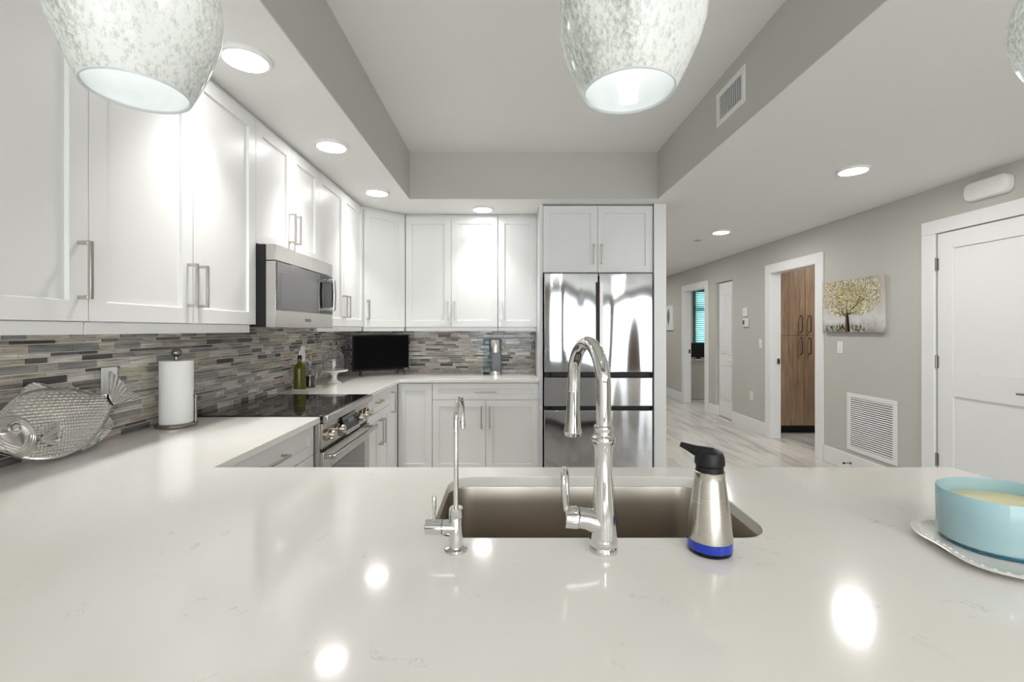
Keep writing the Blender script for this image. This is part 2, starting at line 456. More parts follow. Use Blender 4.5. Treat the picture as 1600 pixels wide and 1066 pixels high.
# bifold closet door, set back in its opening
BX = XR + 0.045
b = MB(); b.box(BX, BX + 0.035, 6.635, 7.142, 0.012, 2.07)
for y0, y1 in ((6.69, 6.86), (6.91, 7.08)):
    for z0, z1 in ((0.28, 0.82), (0.98, 1.90)):
        for (p, q, r_, s_) in ((y0, y1, z0, z0 + 0.018), (y0, y1, z1 - 0.018, z1), (y0, y0 + 0.018, z0, z1), (y1 - 0.018, y1, z0, z1)):
            b.box(BX - 0.006, BX, p, q, r_, s_)
        b.box(BX - 0.008, BX, y0 + 0.035, y1 - 0.035, z0 + 0.035, z1 - 0.035)
d2 = structure(b.build('door_2', TRIM, bevel=0.003))
b = MB(); b.lathe([(0.008, 0), (0.008, -0.018), (0.016, -0.022), (0.017, -0.034), (0.010, -0.040)], (BX, 6.78, 0.895), axis='x', seg=20)
b.build('door_knob', TRIM, d2, world=True)

# mosaic backsplash, one pane of tiles per wall
def mosaic(nm, along, u0, u1, z0, z1, fixed, sign, skip=None):
    b = MB(); rng = random.Random(11 if along == 'y' else 5)
    def P(u, z, d):
        return (fixed + sign * d, u, z) if along == 'y' else (u, fixed + sign * d, z)
    b.quad([P(u0, z0, 0.003), P(u1, z0, 0.003), P(u1, z1, 0.003), P(u0, z1, 0.003)], len(TILES))
    pat = [0.027, 0.0125, 0.0195, 0.027, 0.0125, 0.027, 0.0195, 0.0125]
    z = z0 + 0.002; k = 0
    while z < z1 - 0.004:
        h = min(pat[k % len(pat)], z1 - z); k += 1
        u = u0 - rng.uniform(0, 0.12)
        while u < u1:
            L = rng.choice((0.072, 0.105, 0.148, 0.125))
            a, c = max(u, u0), min(u + L, u1)
            if c - a > 0.004:
                wts = (5, 9, 12, 14, 7, 8, 8, 12, 4) if h > 0.015 else (10, 9, 8, 8, 4, 8, 5, 7, 9)
                mi = rng.choices(range(len(TILES)), wts)[0]
                t1, t2 = rng.uniform(-1, 1) * 0.0006, rng.uniform(-1, 1) * 0.0003
                d = 0.0065; e = 0.0012
                o_ = [P(a, z, 0.003), P(c, z, 0.003), P(c, z + h, 0.003), P(a, z + h, 0.003)]
                i_ = [P(a + e, z + e, d - t1 - t2), P(c - e, z + e, d + t1 - t2), P(c - e, z + h - e, d + t1 + t2), P(a + e, z + h - e, d - t1 + t2)]
                vo = [b.bm.verts.new(p) for p in o_]; vi = [b.bm.verts.new(p) for p in i_]
                b.bm.faces.new(vi).material_index = mi
                for q in range(4):
                    b.bm.faces.new((vo[q], vo[(q + 1) % 4], vi[(q + 1) % 4], vi[q])).material_index = mi
            u += L + 0.0026
        z += h + 0.0027
    return structure(b.build(nm, TILES + [GROUT], smooth=False))
mosaic('wall_backsplash_left', 'y', 0.3, YB - 0.008, 0.915, 1.40, XL, 1)
mosaic('wall_backsplash_back', 'x', XL + 0.008, 0.278, 0.915, 1.40, YB, -1)

# ================================================================== CABINETS
def handle(parent, x, y, z, L, vert=True, out=0.032, m=None):
    """square bar pull whose posts meet the face at y"""
    b = MB(); t = 0.0055
    if vert:
        b.box(x - t, x + t, y - out - 0.010, y - out, z - L / 2, z + L / 2)
        for s_ in (-1, 1):
            zc = z + s_ * (L / 2 - t); b.box(x - t, x + t, y - out, y, zc - t, zc + t)
    else:
        b.box(x - L / 2, x + L / 2, y - out - 0.010, y - out, z - t, z + t)
        for s_ in (-1, 1):
            xc = x + s_ * (L / 2 - t); b.box(xc - t, xc + t, y - out, y, z - t, z + t)
    return b.build('handle', m or NICKEL, parent, bevel=0.0015)

def door(parent, x0, x1, y, z0, z1, hx=None, hz=None, hl=0.17, name='door', hv=True, st=0.06, out=0.032):
    b = MB(); g = 0.0016
    b.shaker(x0 + g, x1 - g, y, y + 0.02, z0 + g, z1 - g, st)
    d = b.build(name, CAB, parent, bevel=0.0012)
    if hx is not None: handle(d, hx, y, hz, hl, hv, out)
    return d

WG = 'white shaker wall cabinets'
def wall_cab(label, loc, rotz, w, depth, z0, z1, doors, rail=True, rail_ends=(0, 0), carc_z0=None):
    t = thing('wall_cabinet', label, 'cabinet', (loc[0], loc[1], z0), rotz, WG)
    b = MB(); zz = CEILZ - z0 - 0.002
    b.box(-w / 2 + 0.001, w / 2 - 0.001, -depth + 0.021, -0.003, 0, zz)
    b.build('carcass', CAB, t, bevel=0.001)
    if rail:
        b = MB(); b.box(-w / 2 + 0.002 + rail_ends[0], w / 2 - 0.002 - rail_ends[1], -depth + 0.014, -depth + 0.034, -0.038, 0)
        b.build('light_rail', CAB, t, bevel=0.0015)
    for (x0, x1, hx) in doors:
        door(t, x0, x1, -depth, 0.0, z1 - z0, hx, 0.152, 0.172)
    return t
R90 = PI / 2
ZB, ZT = 1.377, 2.411
UD = 0.337
wall_cab('white single-door wall cabinet nearest the camera at the left edge', (XL, 1.149, 0), R90, 0.448, UD, ZB, ZT, [(-0.224, 0.224, 0.19)])
wall_cab('tall white two-door wall cabinet left of the microwave', (XL, 1.829, 0), R90, 0.912, UD, ZB, ZT, [(-0.456, 0, -0.032), (0, 0.456, 0.032)], rail_ends=(0, 0.03))
wall_cab('short white two-door wall cabinet above the microwave', (XL, 2.6675, 0), R90, 0.765, UD, 1.788, ZT, [(-0.3825, 0, -0.032), (0, 0.3825, 0.032)], rail=False)
wall_cab('white two-door wall cabinet between microwave and corner cabinet', (XL, 3.52, 0), R90, 0.94, UD, ZB, ZT, [(-0.47, 0.0, -0.034), (0.0, 0.47, 0.034)])
# diagonal corner cabinet
t = thing('wall_cabinet', 'angled white wall cabinet set diagonally in the kitchen corner', 'cabinet', (XL, YB, ZB), 0, WG)
c1 = Vector((-1.263, 3.992, 0)); c2 = Vector((-0.962, 4.283, 0))
b = MB(); z1 = CEILZ - 0.002
b.prism([(XL + 0.004, YB - 0.004, ZB), (XL + 0.004, 3.992, ZB), (-1.284, 3.992, ZB), (-0.967, 4.305, ZB), (-0.962, YB - 0.004, ZB)], (0, 0, z1 - ZB))
b.build('carcass', CAB, t, world=True)
dv = (c2 - c1); L = dv.length; ang = math.atan2(dv.y, dv.x)
def diag_part(fn, name, parent, m, bevel):
    b = MB(); fn(b)
    b.bm.transform(Matrix.Translation((c1.x, c1.y, ZB)) @ Matrix.Rotation(ang, 4, 'Z'))
    return b.build(name, m, parent, world=True, bevel=bevel)
dd = diag_part(lambda b: b.shaker(0.004, L - 0.004, 0, 0.02, 0, ZT - ZB), 'door', t, CAB, 0.0012)
def _h(b):
    x, z, tt = 0.036, 0.152, 0.0055
    b.box(x - tt, x + tt, -0.042, -0.032, z - 0.086, z + 0.086)
    for s_ in (-1, 1): b.box(x - tt, x + tt, -0.032, 0, z + s_ * 0.0805 - tt, z + s_ * 0.0805 + tt)
diag_part(_h, 'handle', dd, NICKEL, 0.0015)
diag_part(lambda b: b.box(0.004, L - 0.004, 0.012, 0.03, -0.038, 0), 'light_rail', t, CAB, 0.0015)

wall_cab('white two-door wall cabinet above the television on the back wall', (-0.526, YB, 0), 0, 0.868, UD, ZB, ZT, [(-0.434, -0.004, -0.036), (-0.004, 0.434, 0.028)])
wall_cab('white single-door wall cabinet above the coffee maker', (0.094, YB, 0), 0, 0.367, UD, ZB, ZT, [(-0.1835, 0.1835, -0.152)])
# refrigerator surround: upper cabinet and side panel
FX = 0.780
t = thing('refrigerator_cabinet', 'white two-door cabinet enclosing the top of the refrigerator', 'cabinet', (FX, YB, 0))
b = MB(); b.box(0.4815, 0.5865, -0.703, -0.6905, 0, 2.438); b.build('filler_panel', CAB, t, bevel=0.001)
b = MB(); b.box(-0.474, 0.478, -0.66, -0.003, 1.847, 2.432); b.build('carcass', CAB, t, bevel=0.001)
b = MB(); b.box(-0.502, -0.475, -0.675, -0.003, 0, 2.438); b.build('side_panel', CAB, t, bevel=0.001)
door(t, -0.474, 0.001, -0.681, 1.847, 2.424, -0.034, 2.005, 0.17)
door(t, 0.001, 0.478, -0.681, 1.847, 2.424, 0.034, 2.005, 0.17)

BG = 'white shaker base cabinets'
def base_cab(label, loc, rotz, w, depth=0.61, x0=None):
    t = thing('base_cabinet', label, 'cabinet', loc, rotz, BG)
    b = MB(); b.box(-w / 2 + 0.001, w / 2 - 0.001, -depth + 0.021, -0.003, 0.10, 0.884); b.build('carcass', CABIN, t)
    b = MB(); b.box(-w / 2 + 0.001, w / 2 - 0.001, -depth + 0.07, -depth + 0.085, 0.0, 0.10); b.build('toe_kick', CAB, t)
    return t
BD = 0.628
t = base_cab('white drawer base cabinet between peninsula and range', (XL, 1.867, 0), R90, 0.828, BD)
door(t, -0.414, 0.414, -BD, 0.728, 0.878, 0.0, 0.812, 0.19, 'drawer', False, 0.045)
door(t, -0.414, 0.414, -BD, 0.42, 0.728, 0.0, 0.63, 0.19, 'drawer', False)
door(t, -0.414, 0.414, -BD, 0.105, 0.42, 0.0, 0.33, 0.19, 'drawer', False)
t = base_cab('white base cabinet with drawer and two doors beyond the range', (XL, 3.405, 0), R90, 0.70, BD)
door(t, -0.35, 0.35, -BD, 0.735, 0.878, 0.0, 0.815, 0.13, 'drawer', False, 0.045)
door(t, -0.35, 0.055, -BD, 0.105, 0.735, 0.022, 0.58, 0.19)
door(t, 0.055, 0.35, -BD, 0.105, 0.735, 0.088, 0.58, 0.19)
# corner base with two hinged leaves
t = thing('base_cabinet', 'white corner base cabinet with two folding door leaves', 'cabinet', (XL, YB, 0), 0, BG)
yf = YB - 0.60
b = MB(); b.prism([(XL + 0.003, 3.757, 0.1), (-0.993, 3.757, 0.1), (-0.993, yf + 0.021, 0.1), (-0.666, yf + 0.021, 0.1), (-0.666, YB - 0.003, 0.1), (XL + 0.003, YB - 0.003, 0.1)], (0, 0, 0.784))
b.build('carcass', CABIN, t, world=True)
b = MB(); b.shaker(-0.966, -0.667, yf, yf + 0.02, 0.107, 0.876); b.build('door', CAB, t, world=True, bevel=0.0012)
b = MB(); b.shaker(0, 0.255, 0, 0.02, 0.107, 0.876, 0.05)
b.bm.transform(Matrix.Translation((XL + BD, 3.757, 0)) @ Matrix.Rotation(R90, 4, 'Z'))
dl = b.build('door', CAB, t, world=True, bevel=0.0012)
b = MB(); tt = 0.0055; xx = XL + BD; yy = 3.80
b.box(xx + 0.032, xx + 0.042, yy - tt, yy + tt, 0.66, 0.835)
for zz in (0.6655, 0.8295): b.box(xx, xx + 0.032, yy - tt, yy + tt, zz - tt, zz + tt)
b.build('handle', NICKEL, dl, world=True, bevel=0.0015)
t = base_cab('white base cabinet with wide drawer below the coffee maker', (-0.193, YB, 0), 0, 0.943, 0.60)
door(t, -0.4715, 0.4715, -0.60, 0.732, 0.880, 0.0, 0.806, 0.19, 'drawer', False, 0.048)
door(t, -0.4715, 0.0, -0.60, 0.105, 0.732, -0.036, 0.58, 0.19)
door(t, 0.0, 0.4715, -0.60, 0.105, 0.732, 0.036, 0.58, 0.19)
# peninsula base: open-topped carcass whose doors face the kitchen
t = thing('base_cabinet', 'long white base cabinet under the sink peninsula', 'cabinet', (0.05, 1.0, 0), 0, BG)
b = MB()
b.box(-1.58, 1.40, 0.80, 0.82, 0.0, 0.884); b.box(-0.96, 1.40, 1.395, 1.413, 0.1, 0.884); b.box(1.38, 1.40, 0.82, 1.395, 0.0, 0.884); b.box(-0.96, 1.38, 0.82, 1.395, 0.10, 0.115); b.box(-1.58, -0.98, 0.82, 1.44, 0.0, 0.60)
b.build('carcass', CAB, t, world=True)
xs = [-0.95, -0.36, 0.2, 0.76, 1.39]
for i in range(4):
    b = MB(); b.shaker(-xs[i + 1] + 0.002, -xs[i] - 0.002, -1.433, -1.414, 0.107, 0.876)
    b.bm.transform(Matrix.Rotation(PI, 4, 'Z')); b.build('door', CAB, t, world=True, bevel=0.0012)

# ================================================================== COUNTERTOPS
def rrect(x0, x1, y0, y1, r, n_=8):
    pts = []
    for cx, cy, a0 in ((x1 - r, y1 - r, 0), (x0 + r, y1 - r, PI / 2), (x0 + r, y0 + r, PI), (x1 - r, y0 + r, 1.5 * PI)):
        for i in range(n_ + 1):
            a = a0 + PI / 2 * i / n_
            pts.append((cx + r * math.cos(a), cy + r * math.sin(a)))
    return pts
SX0, SX1, SY0, SY1 = -0.168, 0.568, 0.960, 1.357
def slab(nm, outer, holes, label):
    bm = bmesh.new(); z = 0.915
    edges = []
    for loop in [outer] + holes:
        vs = [bm.verts.new((x, y, z)) for x, y in loop]
        edges += [bm.edges.new((vs[i], vs[(i + 1) % len(vs)])) for i in range(len(vs))]
    bmesh.ops.triangle_fill(bm, use_beauty=True, use_dissolve=False, edges=edges)
    bmesh.ops.recalc_face_normals(bm, faces=bm.faces)
    if sum(f.normal.z for f in bm.faces) < 0: bmesh.ops.reverse_faces(bm, faces=bm.faces)
    ext = bmesh.ops.extrude_face_region(bm, geom=list(bm.faces))
    for v in ext['geom']:
        if isinstance(v, bmesh.types.BMVert): v.co.z -= 0.03
    b = MB(); b.bm.free(); b.bm = bm
    o = b.build(nm, QUARTZ, origin=(outer[0][0], outer[0][1], 0.885), bevel=0.0022, angle=30)
    return tag(o, label, 'countertop')
slab('countertop', [(XL + 0.008, 0.30), (1.42, 0.30), (1.42, 1.451), (-0.94, 1.451), (-0.94, 2.283), (XL + 0.008, 2.283)], [rrect(SX0, SX1, SY0, SY1, 0.072)],
     'large white quartz peninsula countertop with the undermount sink cut into it')
slab('countertop', [(XL + 0.008, 3.053), (-0.945, 3.053), (-0.945, 4.0), (0.276, 4.0), (0.276, YB - 0.008), (XL + 0.008, YB - 0.008)], [],
     'white quartz corner countertop along the back wall carrying the television')

# ------------------------------------------------------------------ sink
t = thing('kitchen_sink', 'undermount stainless steel single-bowl sink in the peninsula', 'sink', (0.2, 1.158, 0.66))
bm = bmesh.new(); rings = []
def ringat(off, z, r):
    return [bm.verts.new((x, y, z)) for x, y in rrect(SX0 - off, SX1 + off, SY0 - off, SY1 + off, r)]
prof = [(0.03, 0.8845, 0.10), (0.006, 0.8845, 0.078), (0.004, 0.880, 0.076), (0.001, 0.72, 0.073), (-0.006, 0.69, 0.068), (-0.02, 0.675, 0.06), (-0.045, 0.67, 0.04)]
rings = [ringat(*p) for p in prof]
for i in range(len(rings) - 1):
    nn = len(rings[i])
    for k in range(nn):
        bm.faces.new((rings[i][k], rings[i][(k + 1) % nn], rings[i + 1][(k + 1) % nn], rings[i + 1][k]))
bm.faces.new(rings[-1])
b = MB(); b.bm.free(); b.bm = bm
o = b.build('basin', SINKST, t, world=True, recalc=True, angle=60)
sm = o.modifiers.new('wall', 'SOLIDIFY'); sm.thickness = 0.0012; sm.offset = 0
b = MB(); b.lathe([(0.045, 0.671), (0.045, 0.674), (0.036, 0.674), (0.030, 0.666), (0.012, 0.664)], (0.2, 1.17, 0), seg=28)
b.build('drain', CHROME, t, world=True)

# ------------------------------------------------------------------ main faucet
FXc, FYc, Z0 = 0.191, 0.905, 0.915
t = thing('kitchen_faucet', 'tall polished chrome gooseneck faucet with pull-down spray head at the sink', 'faucet', (FXc, FYc, Z0))
b = MB()
b.lathe([(0.0282, 0.0), (0.0285, 0.004), (0.0275, 0.009), (0.0262, 0.012), (0.0275, 0.016), (0.0278, 0.020), (0.0268, 0.025), (0.0262, 0.032), (0.0258, 0.05), (0.0245, 0.075), (0.0218, 0.105), (0.0190, 0.135), (0.0174, 0.160), (0.0170, 0.178), (0.0174, 0.192), (0.0186, 0.204), (0.0200, 0.210), (0.0205, 0.213)], seg=40)
# branch that carries the handle
b.sweep([(0.004, 0, 0.052), (-0.018, 0, 0.058), (-0.034, 0, 0.063), (-0.050, 0, 0.065)], [0.024, 0.0225, 0.0200, 0.0195], 28)
b.build('body', CHROME, t)
b = MB()
b.lathe([(0.0205, 0.2128), (0.0228, 0.217), (0.0235, 0.221), (0.0226, 0.2255), (0.0195, 0.2285), (0.0180, 0.232), (0.0175, 0.238), (0.0186, 0.2415), (0.0190, 0.2445), (0.0182, 0.2475), (0.0150, 0.2490)], seg=40)
b.build('collar', CHROME, t)
dirv = Vector((-0.032, 0.185, 0)); reach = dirv.length; du = dirv.normalized(); R = reach / 2
zc = 0.322
path = [(0, 0, 0.245), (0, 0, 0.27), (0, 0, 0.295)]
for i in range(0, 23):
    a = PI * i / 24 * 1.0
    p = du * (R - R * math.cos(a)); path.append((p.x, p.y, zc + R * 0.93 * math.sin(a)))
pend = du * (reach + 0.001)
path += [(pend.x, pend.y, zc - 0.010), (pend.x * 1.01, pend.y * 1.01, 0.292)]
b = MB(); b.sweep(path, [0.0148] * len(path), 28); b.build('spout', CHROME, t)
hp = []
for s_, r_ in ((0, 0.0150), (0.012, 0.0152), (0.045, 0.0162), (0.075, 0.0182), (0.090, 0.0198), (0.094, 0.0212), (0.099, 0.0216), (0.103, 0.0205), (0.107, 0.0200)):
    hp.append(((pend.x * (1.01 + s_ * 0.35), pend.y * (1.01 + s_ * 0.25), 0.291 - s_), r_))
b = MB(); b.sweep([p for p, r_ in hp], [r_ for p, r_ in hp], 32); b.build('spray_head', CHROME, t)
b = MB()
b.sweep([(-0.0505, 0, 0.065), (-0.053, 0, 0.065), (-0.075, 0, 0.066), (-0.077, 0, 0.066)], [0.0195, 0.0212, 0.0205, 0.019], 28)
hd = b.build('handle_hub', CHROME, t)
lp = []
for i in range(25):
    a = 2 * PI * i / 24
    rr = 0.017 * math.sin(a) * (1.0 - 0.45 * math.cos(a)) if True else 0
    lp.append((-0.074 - 0.004 * (1 - math.cos(a)) * 0.5 + 0.25 * rr, 0.9 * rr, 0.121 - 0.040 * math.cos(a)))
b = MB(); b.sweep(lp[1:-1] + [lp[1]], 0.0058, 12, caps=False)
b.sweep([(-0.068, 0, 0.072), (-0.071, 0, 0.086)], [0.0085, 0.0055], 14)
b.build('lever', CHROME, hd)

# ------------------------------------------------------------------ filtered-water tap
t = thing('water_filter_tap', 'slim chrome filtered-water tap with thin curved spout left of the faucet', 'faucet', (-0.1025, 0.905, Z0))
b = MB(); b.lathe([(0.0230, 0), (0.0232, 0.003), (0.0215, 0.006), (0.0145, 0.0075), (0.0142, 0.009)], seg=32); b.build('base_flange', CHROME, t)
b = MB(); b.lathe([(0.0138, 0.008), (0.0138, 0.0655), (0.0134, 0.0665), (0.0139, 0.0675), (0.0139, 0.084), (0.0125, 0.0855), (0.0055, 0.0855)], seg=32)
b.sweep([(0, 0, 0.046), (-0.026, 0, 0.046), (-0.0265, 0, 0.046)], [0.0142, 0.0142, 0.0138], 28); b.build('body', CHROME, t)
path = [(0, 0, 0.084), (0, 0, 0.14), (0, 0, 0.20), (0, 0, 0.235)]
for i in range(1, 18):
    a = PI * i / 18 * 1.08; path.append((0.004 * (1 - math.cos(a)) / 2, 0.046 * (1 - math.cos(a)), 0.250 + 0.046 * math.sin(a)))
pe = Vector(path[-1]); pv = (pe - Vector(path[-2])).normalized()
path.append(tuple(pe + pv * 0.012))
b = MB(); b.sweep(path, 0.0049, 18); tb = b.build('spout', CHROME, t)
b = MB(); e0 = pe + pv * 0.008; b.sweep([tuple(e0), tuple(e0 + pv * 0.003), tuple(e0 + pv * 0.016)], [0.0056, 0.0064, 0.0062], 18); b.build('spout_tip', CHROME, tb)
b = MB(); b.sweep([(-0.0275, 0, 0.046), (-0.0595, 0, 0.046), (-0.0605, 0, 0.046)], [0.0145, 0.0145, 0.0138], 28)
hb = b.build('valve', CHROME, t)
b = MB(); b.lathe([(0.0028, 0.058), (0.0029, 0.078), (0.0044, 0.082), (0.0044, 0.106), (0.0038, 0.1075)], (-0.0435, 0, 0), seg=16); b.build('lever', CHROME, hb)

# ------------------------------------------------------------------ soap dispenser
t = thing('soap_dispenser', 'tapered stainless steel soap dispenser with black pump and blue base', 'soap dispenser', (0.402, 0.905, Z0))
b = MB(); b.lathe([(0.0385, 0.0), (0.0412, 0.002), (0.0422, 0.006), (0.0424, 0.009)], seg=40); b.build('foot', CLEAR, t)
b = MB(); b.lathe([(0.0422, 0.0085), (0.0425, 0.012), (0.0424, 0.026)], seg=40); b.build('liquid_band', BLUE, t)
b = MB(); b.lathe([(0.0425, 0.0265), (0.0418, 0.036), (0.0400, 0.055), (0.0375, 0.078), (0.0345, 0.102), (0.0312, 0.125), (0.0290, 0.140), (0.0282, 0.147), (0.0286, 0.153), (0.0288, 0.157), (0.0275, 0.1585), (0.0255, 0.158)], seg=48); b.build('bottle', SOAPST, t)
b = MB(); b.lathe([(0.0258, 0.157), (0.0258, 0.1685), (0.0235, 0.1695)], seg=36)
b.lathe([(0.0262, 0.1697), (0.0282, 0.172), (0.0284, 0.178), (0.0272, 0.188), (0.0240, 0.1955), (0.0160, 0.2000), (0.0050, 0.2015)], seg=36)
b.sweep([(0.004, -0.002, 0.188), (-0.010, 0.008, 0.1905), (-0.022, 0.016, 0.1945), (-0.036, 0.024, 0.2000), (-0.047, 0.030, 0.2035)], [0.0165, 0.0145, 0.0105, 0.0070, 0.0050], 18)
b.build('pump', BLACK, t)

# ------------------------------------------------------------------ candle bowl on a wavy plate
def wob(a, h): return 1 + 0.055 * math.cos(5 * a + 0.5) + 0.03 * math.cos(3 * a + 2.2) + 0.012 * math.cos(9 * a)
t = thing('serving_plate', 'white scalloped ceramic plate beneath the turquoise candle bowl', 'plate', (1.0, 0.885, Z0))
b = MB()
b.lathe([(0.085, 0.0), (0.105, 0.0015), (0.140, 0.008), (0.158, 0.0125), (0.160, 0.0145), (0.156, 0.0155), (0.138, 0.0115), (0.105, 0.0065), (0.085, 0.0055), (0.02, 0.0055)], seg=120, rfun=wob)
b.build('dish', WHITECER, t)
b = MB()
for k in range(60):
    a = 2 * PI * k / 60; rr = 0.146 * wob(a, 0)
    b.lathe([(0.0042, 0), (0.003, 0.002), (0.001, 0.003)], (rr * math.cos(a), rr * math.sin(a), 0.0125), seg=8)
b.build('embossed_rim', WHITECER, t)
t = thing('candle_bowl', 'turquoise glass candle bowl filled with cream wax at the right edge', 'candle', (1.003, 0.917, 0.9212))
SXX, SYY = 0.113, 0.092
b = MB(); k = SYY
prof = [(0.93, 0.0065), (0.965, 0.010), (0.985, 0.03), (0.99, 0.06), (1.0, 0.1045), (0.995, 0.1062), (0.975, 0.1045), (0.965, 0.06), (0.955, 0.03), (0.92, 0.013), (0.5, 0.011)]
b.lathe(prof, seg=72, sx=SXX, sy=SYY); b.build('bowl', TEAL, t)
b = MB(); b.lathe([(0.90, 0.0), (0.93, 0.0008), (0.95, 0.004), (0.935, 0.0064)], seg=72, sx=SXX, sy=SYY); b.build('glass_base', TEALDK, t)
b = MB(); b.lathe([(0.945, 0.014), (0.955, 0.078), (0.90, 0.080), (0.3, 0.081)], seg=56, sx=SXX, sy=SYY); b.build('wax', WAX, t)

# ------------------------------------------------------------------ fish platter leaning on the tiles
k_ = 0.25; ca = 1 / math.sqrt(1 + k_ * k_)
def fp(u, s, d=0.0):
    """u along the counter (y), s up the tilted plane, d out of the plane"""
    z = 0.936 + s * ca; x = -1.49 - (s * ca) * k_
    return (x + d * ca, u, z + d * k_ * ca)
t = thing('fish_platter', 'large silver fish-shaped platter with embossed scales leaning on the tiles', 'platter', (-1.50, 1.55, 0.9152))
def dens(pl, m_=3):
    """closed Catmull-Rom refinement"""
    out = []; nn = len(pl)
    for i in range(nn):
        p0, p1, p2, p3 = (Vector(pl[(i + j - 1) % nn]) for j in range(4))
        for q in range(m_):
            h = q / m_
            out.append(tuple(0.5 * ((2 * p1) + (p2 - p0) * h + (2 * p0 - 5 * p1 + 4 * p2 - p3) * h * h + (3 * p1 - p0 - 3 * p2 + p3) * h ** 3)))
    return out
BODY = [(1.298, 0.117), (1.316, 0.138), (1.345, 0.161), (1.375, 0.179), (1.407, 0.203), (1.438, 0.219), (1.484, 0.228), (1.546, 0.226), (1.611, 0.212), (1.661, 0.194), (1.715, 0.177), (1.739, 0.174), (1.751, 0.158), (1.755, 0.133), (1.738, 0.111), (1.715, 0.085), (1.687, 0.058), (1.657, 0.036), (1.626, 0.017), (1.593, 0.003), (1.556, -0.004), (1.521, -0.008), (1.484, -0.005), (1.446, 0.003), (1.419, 0.012), (1.394, 0.024), (1.37, 0.036), (1.347, 0.049), (1.325, 0.067), (1.307, 0.092)]
def relief(outline, hfun, name, parent, m, rings=40, refine=6, thick=0.006, center=None):
    pl = dens(outline, refine); nn = len(pl)
    if center is None:
        center = (sum(p[0] for p in pl) / nn, sum(p[1] for p in pl) / nn)
    b = MB(); vr = []
    for i in range(1, rings + 1):
        q = i / rings; row = []
        for p in pl:
            u = center[0] + (p[0] - center[0]) * q; s_ = center[1] + (p[1] - center[1]) * q
            row.append(b.bm.verts.new(fp(u, s_, hfun(u, s_, q))))
        vr.append(row)
    c0 = b.bm.verts.new(fp(center[0], center[1], hfun(center[0], center[1], 0)))
    back = [b.bm.verts.new(fp(p[0], p[1], hfun(p[0], p[1], 1) - thick)) for p in pl]
    for j in range(nn):
        j2 = (j + 1) % nn
        b.bm.faces.new((c0, vr[0][j], vr[0][j2]))
        for i in range(rings - 1): b.bm.faces.new((vr[i][j], vr[i + 1][j], vr[i + 1][j2], vr[i][j2]))
        b.bm.faces.new((vr[-1][j], back[j], back[j2], vr[-1][j2]))
    b.bm.faces.new(back)
    return b.build(name, m, parent, world=True, angle=80)
def hbody(u, s, q):
    # shallow dish: raised rim, domed middle, diagonal lattice of scales
    rim = 0.006 * max(0, (q - 0.93) / 0.07) if q > 0.93 else 0
    dome = 0.026 * (1 - q * q)
    w_ = max(0.0, min(1.0, (0.95 - q) / 0.08))
    c = 2 * PI / 0.0150
    A = math.sin(c * (u * 0.78 + s * 0.62)); B = math.sin(c * (u * 0.62 - s * 0.78))
    return dome + rim + w_ * 0.0036 * (A * B + 0.3 * (A + B) * 0.5) 
relief(BODY, hbody, 'body', t, PEWTER, rings=64, refine=12, center=(1.52, 0.105))
def hfin(uu, ss, amp=0.0015, per=0.008, base=0.004):
    du_, ds_ = uu, ss
    return lambda u, s, q: base + amp * math.sin(2 * PI * (math.atan2(s - ds_, u - du_)) / per) * (1 if q > 0.05 else 0)
DORS = [(1.439, 0.222), (1.457, 0.238), (1.483, 0.251), (1.504, 0.249), (1.527, 0.242), (1.55, 0.231), (1.569, 0.224), (1.594, 0.23), (1.611, 0.227), (1.643, 0.209), (1.67, 0.198), (1.697, 0.185), (1.735, 0.175), (1.713, 0.169), (1.658, 0.183), (1.608, 0.2), (1.543, 0.214), (1.481, 0.215), (1.444, 0.207)]
relief(DORS, lambda u, s, q: 0.001 + 0.0018 * math.sin(2 * PI * (u - 0.5 * s) / 0.008), 'dorsal_fin', t, PEWTER, 10, 8, 0.003, center=(1.56, 0.216))
TAIL = [(1.739, 0.174), (1.75, 0.215), (1.763, 0.259), (1.777, 0.25), (1.794, 0.233), (1.827, 0.189), (1.851, 0.16), (1.882, 0.137), (1.856, 0.131), (1.81, 0.131), (1.76, 0.129), (1.748, 0.132), (1.738, 0.156)]
relief(TAIL, lambda u, s, q: 0.012 + 0.0016 * math.sin(math.atan2(s - 0.12, u - 1.72) * 42), 'tail_fin', t, PEWTER, 16, 10, 0.003, center=(1.775, 0.17))
VENT = [(1.723, 0.085), (1.733, 0.068), (1.722, 0.043), (1.698, 0.026), (1.675, 0.015), (1.649, 0.005), (1.625, -0.001), (1.601, -0.007), (1.588, -0.001), (1.626, 0.017), (1.657, 0.036), (1.687, 0.058)]
relief(VENT, lambda u, s, q: 0.003 + 0.0014 * math.sin(2 * PI * (s + 0.3 * u) / 0.009), 'ventral_fin', t, PEWTER, 8, 8, 0.003, center=(1.675, 0.035))
PECT = [(1.44, 0.066), (1.46, 0.077), (1.482, 0.089), (1.505, 0.096), (1.517, 0.093), (1.512, 0.067), (1.5, 0.048), (1.482, 0.039), (1.462, 0.045)]
relief(PECT, lambda u, s, q: 0.030 + 0.004 * (1 - q * q) + 0.0004 * math.sin(math.atan2(s - 0.05, u - 1.42) * 40), 'pectoral_fin', t, PEWTER, 10, 6, 0.008, center=(1.488, 0.068))
HEAD = [(1.298, 0.117), (1.318, 0.138), (1.35, 0.153), (1.38, 0.154), (1.41, 0.143), (1.43, 0.122), (1.441, 0.094), (1.44, 0.07), (1.427, 0.045), (1.409, 0.028), (1.391, 0.026), (1.365, 0.040), (1.345, 0.052), (1.323, 0.07), (1.307, 0.092)]
